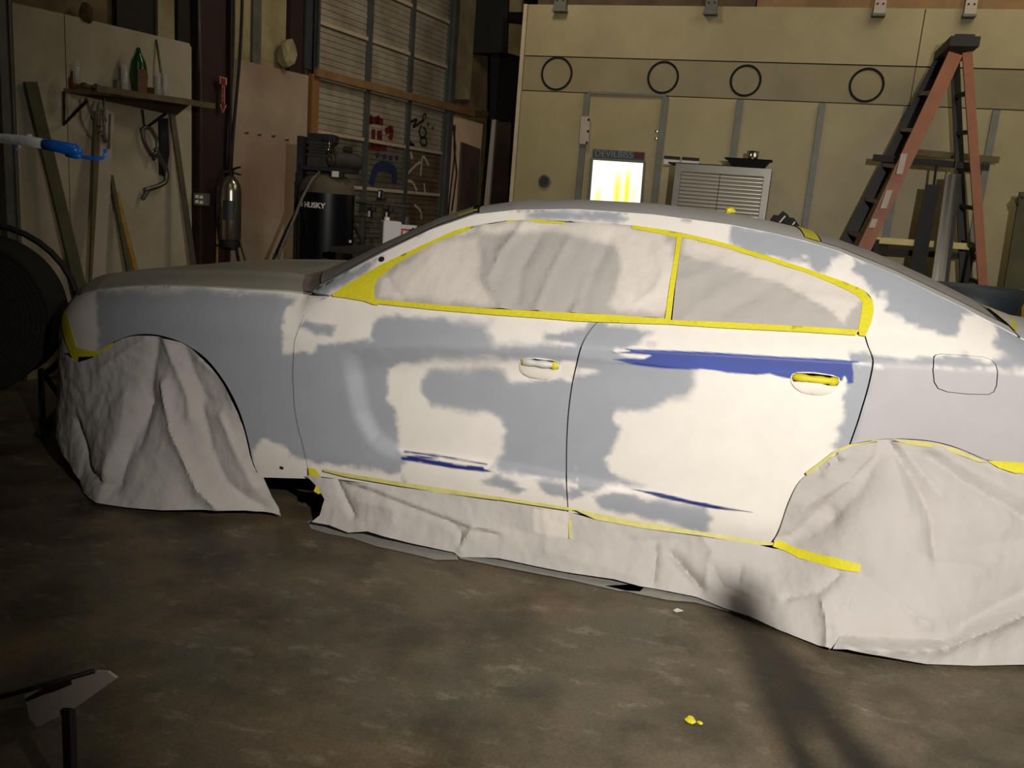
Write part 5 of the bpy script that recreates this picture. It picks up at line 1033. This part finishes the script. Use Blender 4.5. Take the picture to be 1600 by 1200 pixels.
b_ = MB(); b_.tube([cpos(505, 218, .12), cpos(514, 220, .14), cpos(514, 232, .14), cpos(510, 240, .14)], .008, 8); b_.build('copper_pipe', 'chrome', cmp_, True)
b_ = MB(); b_.box(cpos(527, 272, .2), RX, FX, (0, 0, 1), .10, .06, .06); pwb = b_.build('pressure_switch', 'blacksteel', cmp_); b_ = MB(); b_.box(cpos(524, 272, .235), RX, FX, (0, 0, 1), .055, .004, .045); b_.build('rating_plate', 'letter', pwb)
def bend(s, u, v, size, m, nm):
    o = text(nm, s, (0, 0, 0), (1, 0, 0), (0, 0, 1), size, m, None, .001); me = o.data; zc = cpos(u, v)[2]; d = cpos(u, v); a0_ = math.asin(max(-1, min(1, ((d-cc)@RX)/rT)))
    for v_ in me.vertices:
        a_ = a0_+v_.co.x/rT; r_ = rT+.003-v_.co.y; p = cc+RX*math.sin(a_)*r_-FX*math.cos(a_)*r_; v_.co = (p[0], p[1], zc+v_.co.z)
    o.parent = cmp_; o.matrix_parent_inverse = cmp_.matrix_basis.inverted(); return o
bend('HUSKY', 501, 321, .058, 'letter', 'lettering').data.transform(Matrix.Identity(4))
b_ = MB()
for k in range(3): a_ = math.asin(max(-1, ((cpos(480, 317+k*3)-cc)@RX)/rT)); b_.box(cc+RX*math.sin(a_)*(rT+.003)-FX*math.cos(a_)*(rT+.003)+[0, 0, cpos(480, 315+k*3)[2]], RX, FX, (0, 0, 1), .03-.008*k, .004, .007)
b_.build('logo_mark', 'letter', cmp_)
for v in (377, 392):
    a_ = math.asin(min(1, ((cpos(548, v)-cc)@RX)/rT*.97)); b_ = MB(); b_.box(cc+RX*math.sin(a_)*(rT+.002)-FX*math.cos(a_)*(rT+.002)+[0, 0, cpos(548, v)[2]], RX, FX, (0, 0, 1), .035, .004, .02); b_.build('warning_label', 'letter', cmp_)
b_ = MB(); b_.tube([cpos(499, 269, .22), cpos(488, 280, .3), cpos(481, 292, .32), cpos(472, 309, .32), cpos(462, 335, .32), cpos(437, 393, .32), np.r_[cpos(410, 460, .34)[:2], .014]], .013, 8); tag(b_.build('air_hose', 'dull_steel', None, True), 'grey air hose running down left from the compressor top', 'hose')
b_ = MB(); b_.tube([cpos(468, 320, .1), cpos(448, 360, .15), cpos(424, 412, .2), np.r_[cpos(405, 450, .2)[:2], .01]], .013, 8); tag(b_.build('air_hose', 'rubber', None, True), 'black air hose left of the grey one beside the compressor', 'hose')
# bench behind the windshield
BN = Plane(CAM+ray(640, 380)*6.3, -6)
zb_ = BN.at(610, 392)[2]
bn = thing('work_bench', 'dark work bench carrying jug and bottles behind the windshield', 'bench', drop(BN, 640, 390)); bp0 = np.array([BN.at(640, 390)[0], BN.at(640, 390)[1], 0])
b_ = MB(); b_.box(bp0+[0, .1, zb_-.02], BN.a, BN.n, (0, 0, 1), 1.1, .55, .04); b_.build('bench_top', 'iron', bn)
for i in (-1, 1):
    for j in (-1, 1): b_ = MB(); b_.box(bp0+BN.a*.5*i+BN.n*.22*j+[0, .1, (zb_-.04)/2], BN.a, BN.n, (0, 0, 1), .05, .05, zb_-.04); b_.build('leg', 'blacksteel', bn)
def bpos(u, off=.1): P = BN.at(u, 385, off).copy(); P[2] = zb_; return P
jg = thing('paint_jug', 'white rectangular plastic jug at the left end of the bench', 'jug', bpos(609)); q = np.array(jg.location)
zt_ = BN.at(610, 345, .1)[2]-zb_; R2 = RX*.95+FX*.3; R2 /= np.linalg.norm(R2); F2 = np.cross((0, 0, 1), R2)
b_ = MB(); b_.box(q+[0, 0, zt_/2], R2, F2, (0, 0, 1), .135, .16, zt_); o = b_.build('body', 'white_plastic', jg)
md = o.modifiers.new('b', 'BEVEL'); md.width = .012; md.segments = 3
b_ = MB(); b_.lathe([(.02, 0), (.02, .025), (0, .025)], q-R2*.03+[0, 0, zt_], 12); b_.build('cap', 'letter', jg)
tc_ = thing('thinner_can', 'white and red rectangular can right of the jug', 'can', bpos(637, .0)); q = np.array(tc_.location); zc_ = BN.at(634, 352, .12)[2]-zb_
b_ = MB(); b_.box(q+[0, 0, zc_/2], RX, FX, (0, 0, 1), .115, .1, zc_); b_.build('body', 'white_plastic', tc_)
b_ = MB(); 
for dx in (-.05, -.008, .0): b_.box(q+RX*(dx+.01)-FX*.052+[0, 0, zc_/2-.02], RX, FX, (0, 0, 1), .012, .004, zc_-.05)
b_.box(q-FX*.052+[0, 0, zc_-.035], RX, FX, (0, 0, 1), .11, .004, .015); b_.build('red_print', 'red', tc_)
b_ = MB(); b_.lathe([(0, 0), (.02, 0), (.02, .05), (.01, .06), (0, .06)], q+[-.02, 0, zc_], 12); b_.build('cap', 'bluegrey', tc_)
for u, o_, lab in ((645, .16, 'leftmost brown glass bottle beside the red and white can'), (652, .22, 'front brown glass bottle with a broad shoulder'), (668, .1, 'rightmost brown glass bottle nearest the windshield edge')):
    h = .19; lathe_thing('brown_bottle', bpos(u, o_), [(0, 0), (.042, 0), (.044, .02), (.042, h*.5), (.018, h*.75), (.014, h), (0, h)], 'brown_glass', lab, 'bottle')
b_ = MB(); b_.box(bpos(660, .13)+[0, 0, .055], RX, FX, (0, 0, 1), .06, .06, .11); tag(b_.build('paper_cup', 'letter'), 'small white box between the brown bottles', 'box')
# spray guns hanging on a rail in front of the garage door
GN = Plane(CAM+ray(610, 320)*7.2, -6)
gr = thing('gun_rail', 'thin rail with hooks for spray guns beside the compressor', 'rail', drop(GN, 600, 318))
b_ = MB(); b_.tube([GN.at(556, 316), GN.at(575, 319), GN.at(640, 323)], .009, 8); b_.build('rail', 'iron', gr, True)
A = GN.at(600, 321); b_ = MB(); b_.tube([A, (A[0], A[1], 0)], .015, 8); b_.build('post', 'iron', gr, True); b_ = MB(); b_.lathe([(0, 0), (.16, 0), (.15, .015), (0, .02)], (A[0], A[1], 0), 20); b_.build('base', 'iron', gr, True)
for u, v, lab in ((579, 324, 'leftmost black spray gun hanging on the rail'), (594, 314, 'middle black spray gun, standing up on the rail'), (606, 326, 'rightmost black spray gun hanging on the rail')):
    c_ = GN.at(u, v, .03); t = thing('spray_gun', lab, 'spray gun', c_); s_ = -1 if v > 320 else 1
    b_ = MB(); b_.bar(c_, c_+[0, 0, s_*.09], .03, .035, GN.n); b_.bar(c_+[-.03, 0, s_*.015], c_+[.05, 0, s_*.015], .03, .03, (0, 0, 1)); b_.build('body', 'rubber', t)
    b_ = MB(); b_.lathe([(0, 0), (.018, 0), (.02, .05), (0, .055)], c_+[.03, -.02, s_*.02], 12); b_.build('cup', 'iron', t); b_ = MB(); b_.box(c_+GN.n*.02+[0, 0, s_*.055], GN.a, GN.n, (0, 0, 1), .014, .006, .05); b_.build('trigger', 'letter', t)
for px, lab in (([(555, 355), (566, 375), (563, 392), (572, 385)], 'black bracket arm low behind the compressor'),): 
    P = [GN.at(u, v, .1) for u, v in px]; e_ = P[-1].copy(); e_[2] = 0; b_ = MB(); b_.tube(P+[e_], .02, 8); tag(b_.build('stand_arm', 'rubber', None, True), lab, 'stand')

# ------------------------------------------------------------------ FAN
fc_ = atd(-38, 488, 4.55); fa = thing('drum_fan', 'large dark drum fan standing at the left edge beside the car nose', 'fan', (fc_[0], fc_[1], 0))
ax = -(FX*.92-RX*.25); ax /= np.linalg.norm(ax); zf = fc_[2]; Rf = .405
sx = np.cross(ax, (0, 0, 1)); sx /= np.linalg.norm(sx)
b_ = MB(); b_.lathe([(Rf, -.18), (Rf+.012, -.17), (Rf, -.15), (Rf, .15), (Rf+.012, .17), (Rf, .18), (Rf-.015, .18), (Rf-.015, -.18), (Rf, -.18)], fc_, 48, ax); b_.build('drum', 'fandark', fa, True)
b_ = MB()
for k in range(1, 17):
    rr = Rf*k/16.5; P = [fc_+ax*(.18+.02*(1-(k/16)**2))+rr*(sx*math.cos(2*PI*i/36)+np.array([0, 0, math.sin(2*PI*i/36)])) for i in range(37)]; b_.tube(P, .0035, 4, cap=False)
for i in range(16): a_ = 2*PI*i/16; b_.tube([fc_+ax*.2+.03*(sx*math.cos(a_)+np.array([0, 0, math.sin(a_)])), fc_+ax*.182+Rf*(sx*math.cos(a_)+np.array([0, 0, math.sin(a_)]))], .004, 4)
g_ = b_.build('grille', 'fandark', fa); g_['kind'] = 'stuff'
b_ = MB(); b_.lathe([(0, .2), (.09, .19), (.1, .1), (.1, -.1), (0, -.1)], fc_, 20, ax); b_.build('hub', 'dark', fa, True)
for k in range(4):
    a_ = PI/4+k*PI/2; ra = sx*math.cos(a_)+np.array([0, 0, math.sin(a_)]); ta = np.cross(ax, ra); b_ = MB()
    b_.slab([fc_+ra*.09+ta*.04, fc_+ra*.09-ta*.05, fc_+ra*.38-ta*.13, fc_+ra*.385+ta*.11], ax*.9+ta*.4, .008); b_.build('blade', 'fandark', fa)
b_ = MB(); b_.lathe([(0, -.06), (Rf-.02, -.06), (Rf-.02, -.07), (0, -.07)], fc_, 40, ax); b_.build('back_plate', 'fandark', fa); b_ = MB(); b_.lathe([(0, .196), (Rf*.6, .19), (Rf-.01, .172)], fc_, 40, ax); b_.build('dust_screen', 'fuzz', fa, True)
P = [fc_-ax*.2+(Rf+.06)*(sx*math.cos(t)+np.array([0, 0, math.sin(t)])) for t in np.linspace(-1.0, PI+1.0, 30)]; b_ = MB(); b_.tube(P, .018, 8); b_.build('frame_hoop', 'rubber', fa, True)
for s_ in (-1, 1):
    b_ = MB()
    for o_ in (-.28, .22): b_.tube([fc_+sx*s_*(Rf-.03)*.75+ax*(-.1)+[0, 0, -.33], np.r_[(fc_+sx*s_*.36+ax*o_)[:2], .06]], .016, 8)
    b_.tube([np.r_[(fc_+sx*s_*.36-ax*.3)[:2], .07], np.r_[(fc_+sx*s_*.36+ax*.26)[:2], .03]], .024, 8); b_.build('frame', 'rubber', fa, True)
for s_ in (-1, 1): b_ = MB(); b_.lathe([(0, -.02), (.07, -.02), (.08, 0), (.07, .02), (0, .02)], np.r_[(fc_+sx*s_*.40-ax*.3)[:2], .08], 20, sx); b_.build('wheel', 'tyre', fa, True)

# ------------------------------------------------------------------ LEFT FOREGROUND: painted hanger arm, panel stand
hg = atd(0, 217, 2.6); ha = thing('paint_stand', 'paint-splashed stand arm, white then bright blue, reaching in from the left edge', 'stand', (hg[0]-.25, hg[1], 0))
def hp_(u, v, d=2.6): return atd(u, v, d)
b_ = MB(); P = [hp_(-90, 203, 2.62), hp_(0, 216), hp_(40, 220), hp_(75, 226)]; b_.tube(P, .015, 10, radii=[.014, .015, .017, .016]); b_.build('white_sleeve', 'whitepaint', ha, True)
b_ = MB(); b_.tube([hp_(68, 225), hp_(90, 229), hp_(118, 235), hp_(125, 238)], .016, 12, radii=[.0165, .018, .019, .014]); b_.tube([hp_(104, 240), hp_(118, 244), hp_(128, 244)], .009, 8); b_.build('blue_sleeve', 'blue', ha, True)
b_ = MB(); b_.tube([hp_(120, 243), hp_(135, 246), hp_(150, 248), hp_(161, 247), hp_(165, 240), hp_(164, 233)], .0055, 8); b_.build('hook', 'blue', ha, True)
for u, v, r, m in ((46, 212, .008, 'whitepaint'), (24, 233, .007, 'blue'), (30, 229, .006, 'whitepaint')): blob('paint_drip', hp_(u, v), r, m, None, None, u, ha)
A = hp_(-90, 203, 2.62); b_ = MB(); b_.tube([A+[0, 0, .12], (A[0], A[1], .03)], .018, 10); b_.build('post', 'rubber', ha, True)
b_ = MB()
for a_ in (2.2, 3.6, 4.6): b_.tube([(A[0], A[1], .06), (A[0]+.35*math.cos(a_), A[1]+.35*math.sin(a_), .015)], .015, 8)
b_.build('base', 'rubber', ha, True)
DS = 1.85
sp = thing('panel_stand', 'low dark stand holding a small white painted panel at the lower left corner', 'stand', np.r_[atd(100, 1180, DS)[:2], 0])
def sp_(u, v, d=DS): return atd(u, v, d)
pl4 = [sp_(38, 1086), sp_(150, 1049), sp_(168, 1050), sp_(182, 1060), sp_(115, 1108), sp_(58, 1136), sp_(46, 1122)]
nrm = np.cross(pl4[1]-pl4[0], pl4[-1]-pl4[0]); nrm /= np.linalg.norm(nrm)
b_ = MB(); b_.slab(pl4, nrm, .01); pnl = b_.build('panel', 'pvc', sp)
b_ = MB(); b_.slab([p-_f*.006 for p in (sp_(42, 1090), sp_(76, 1070), sp_(112, 1060), sp_(114, 1068), sp_(90, 1078), sp_(70, 1084), sp_(46, 1094))], nrm, .002); b_.build('rust_patch', 'redsteel', pnl)
b_ = MB(); b_.tube([sp_(-60, 1106), sp_(20, 1084), sp_(148, 1048)], .006, 8); b_.build('cross_bar', 'rubber', sp, True)
Af = sp_(107, 1106); b_ = MB(); b_.bar(Af, (Af[0], Af[1], 0), .02, .02, (0, 1, 0)); b_.build('post', 'rubber', sp)
Bf = sp_(-60, 1106); b_ = MB(); b_.bar(Bf, (Bf[0], Bf[1], 0), .02, .02, (0, 1, 0)); b_.build('post', 'rubber', sp)
# scraps on the floor
blob('tape_scrap', atz(1078, 1127)+[0, 0, .005], .016, 'tape', 'yellow tape scrap lying on the concrete near the bottom', 'tape', 2, sq=.35)
blob('tape_scrap', atz(1094, 1131)+[0, 0, .004], .008, 'tape', 'tiny yellow tape bit just right of the larger floor scrap', 'tape', 7, sq=.35)
flat('paper_bit', [(1052, 953), (1058, 950), (1068, 954), (1056, 956)], 'white_plastic', None, .004); tag(bpy.data.objects['paper_bit'], 'tiny torn paper bit on the floor below the skirt hem', 'paper')

# unseen A-frame added at the right to throw the forked shadow on the floor
af = thing('shadow_caster', 'dark A-frame added out of view to cast the forked floor shadow', 'shadow_caster', (2.9, -3.1, 0)); ap = (2.9, -3.5, 1.64)
for ft in ((2.835, -3.4, 0), (3.29, -3.4, 0), (3.42, -3.8, 0)): b_ = MB(); b_.bar(ap, ft, .026, .026, (0, 1, .2)); b_.build('leg', 'rubber', af)
b_ = MB(); b_.box((2.9, -3.5, 1.645), (1, 0, 0), (0, 1, 0), (0, 0, 1), .03, .03, .02); b_.build('head_plate', 'rubber', af)
for nm_, g_ in (('brown_bottle', 'brown bottles'), ('spray_gun', 'spray guns on the rail'), ('glass_tube', 'glass tubes on the wall shelf'), ('roof_bracket', 'brackets on the booth top edge'), ('wall_board', 'boards on the left wall'), ('masking_paper', 'masking paper sheets on the car'), ('tape_ball', 'yellow tape balls on the car'), ('cable', 'cables above the extinguisher'), ('tape_scrap', 'tape scraps on the floor'), ('wooden_stick', 'sticks leaning on the wall')):
    for o in bpy.data.objects:
        if o.name.split('.')[0] == nm_ and o.parent is None: o['group'] = g_

tag(plate('yellow_box', BO, [(1592, 452), (1640, 455), (1640, 500), (1590, 500)], 'yellowold', .1, .9), 'yellow box corner at the right edge below the olive panel', 'box')
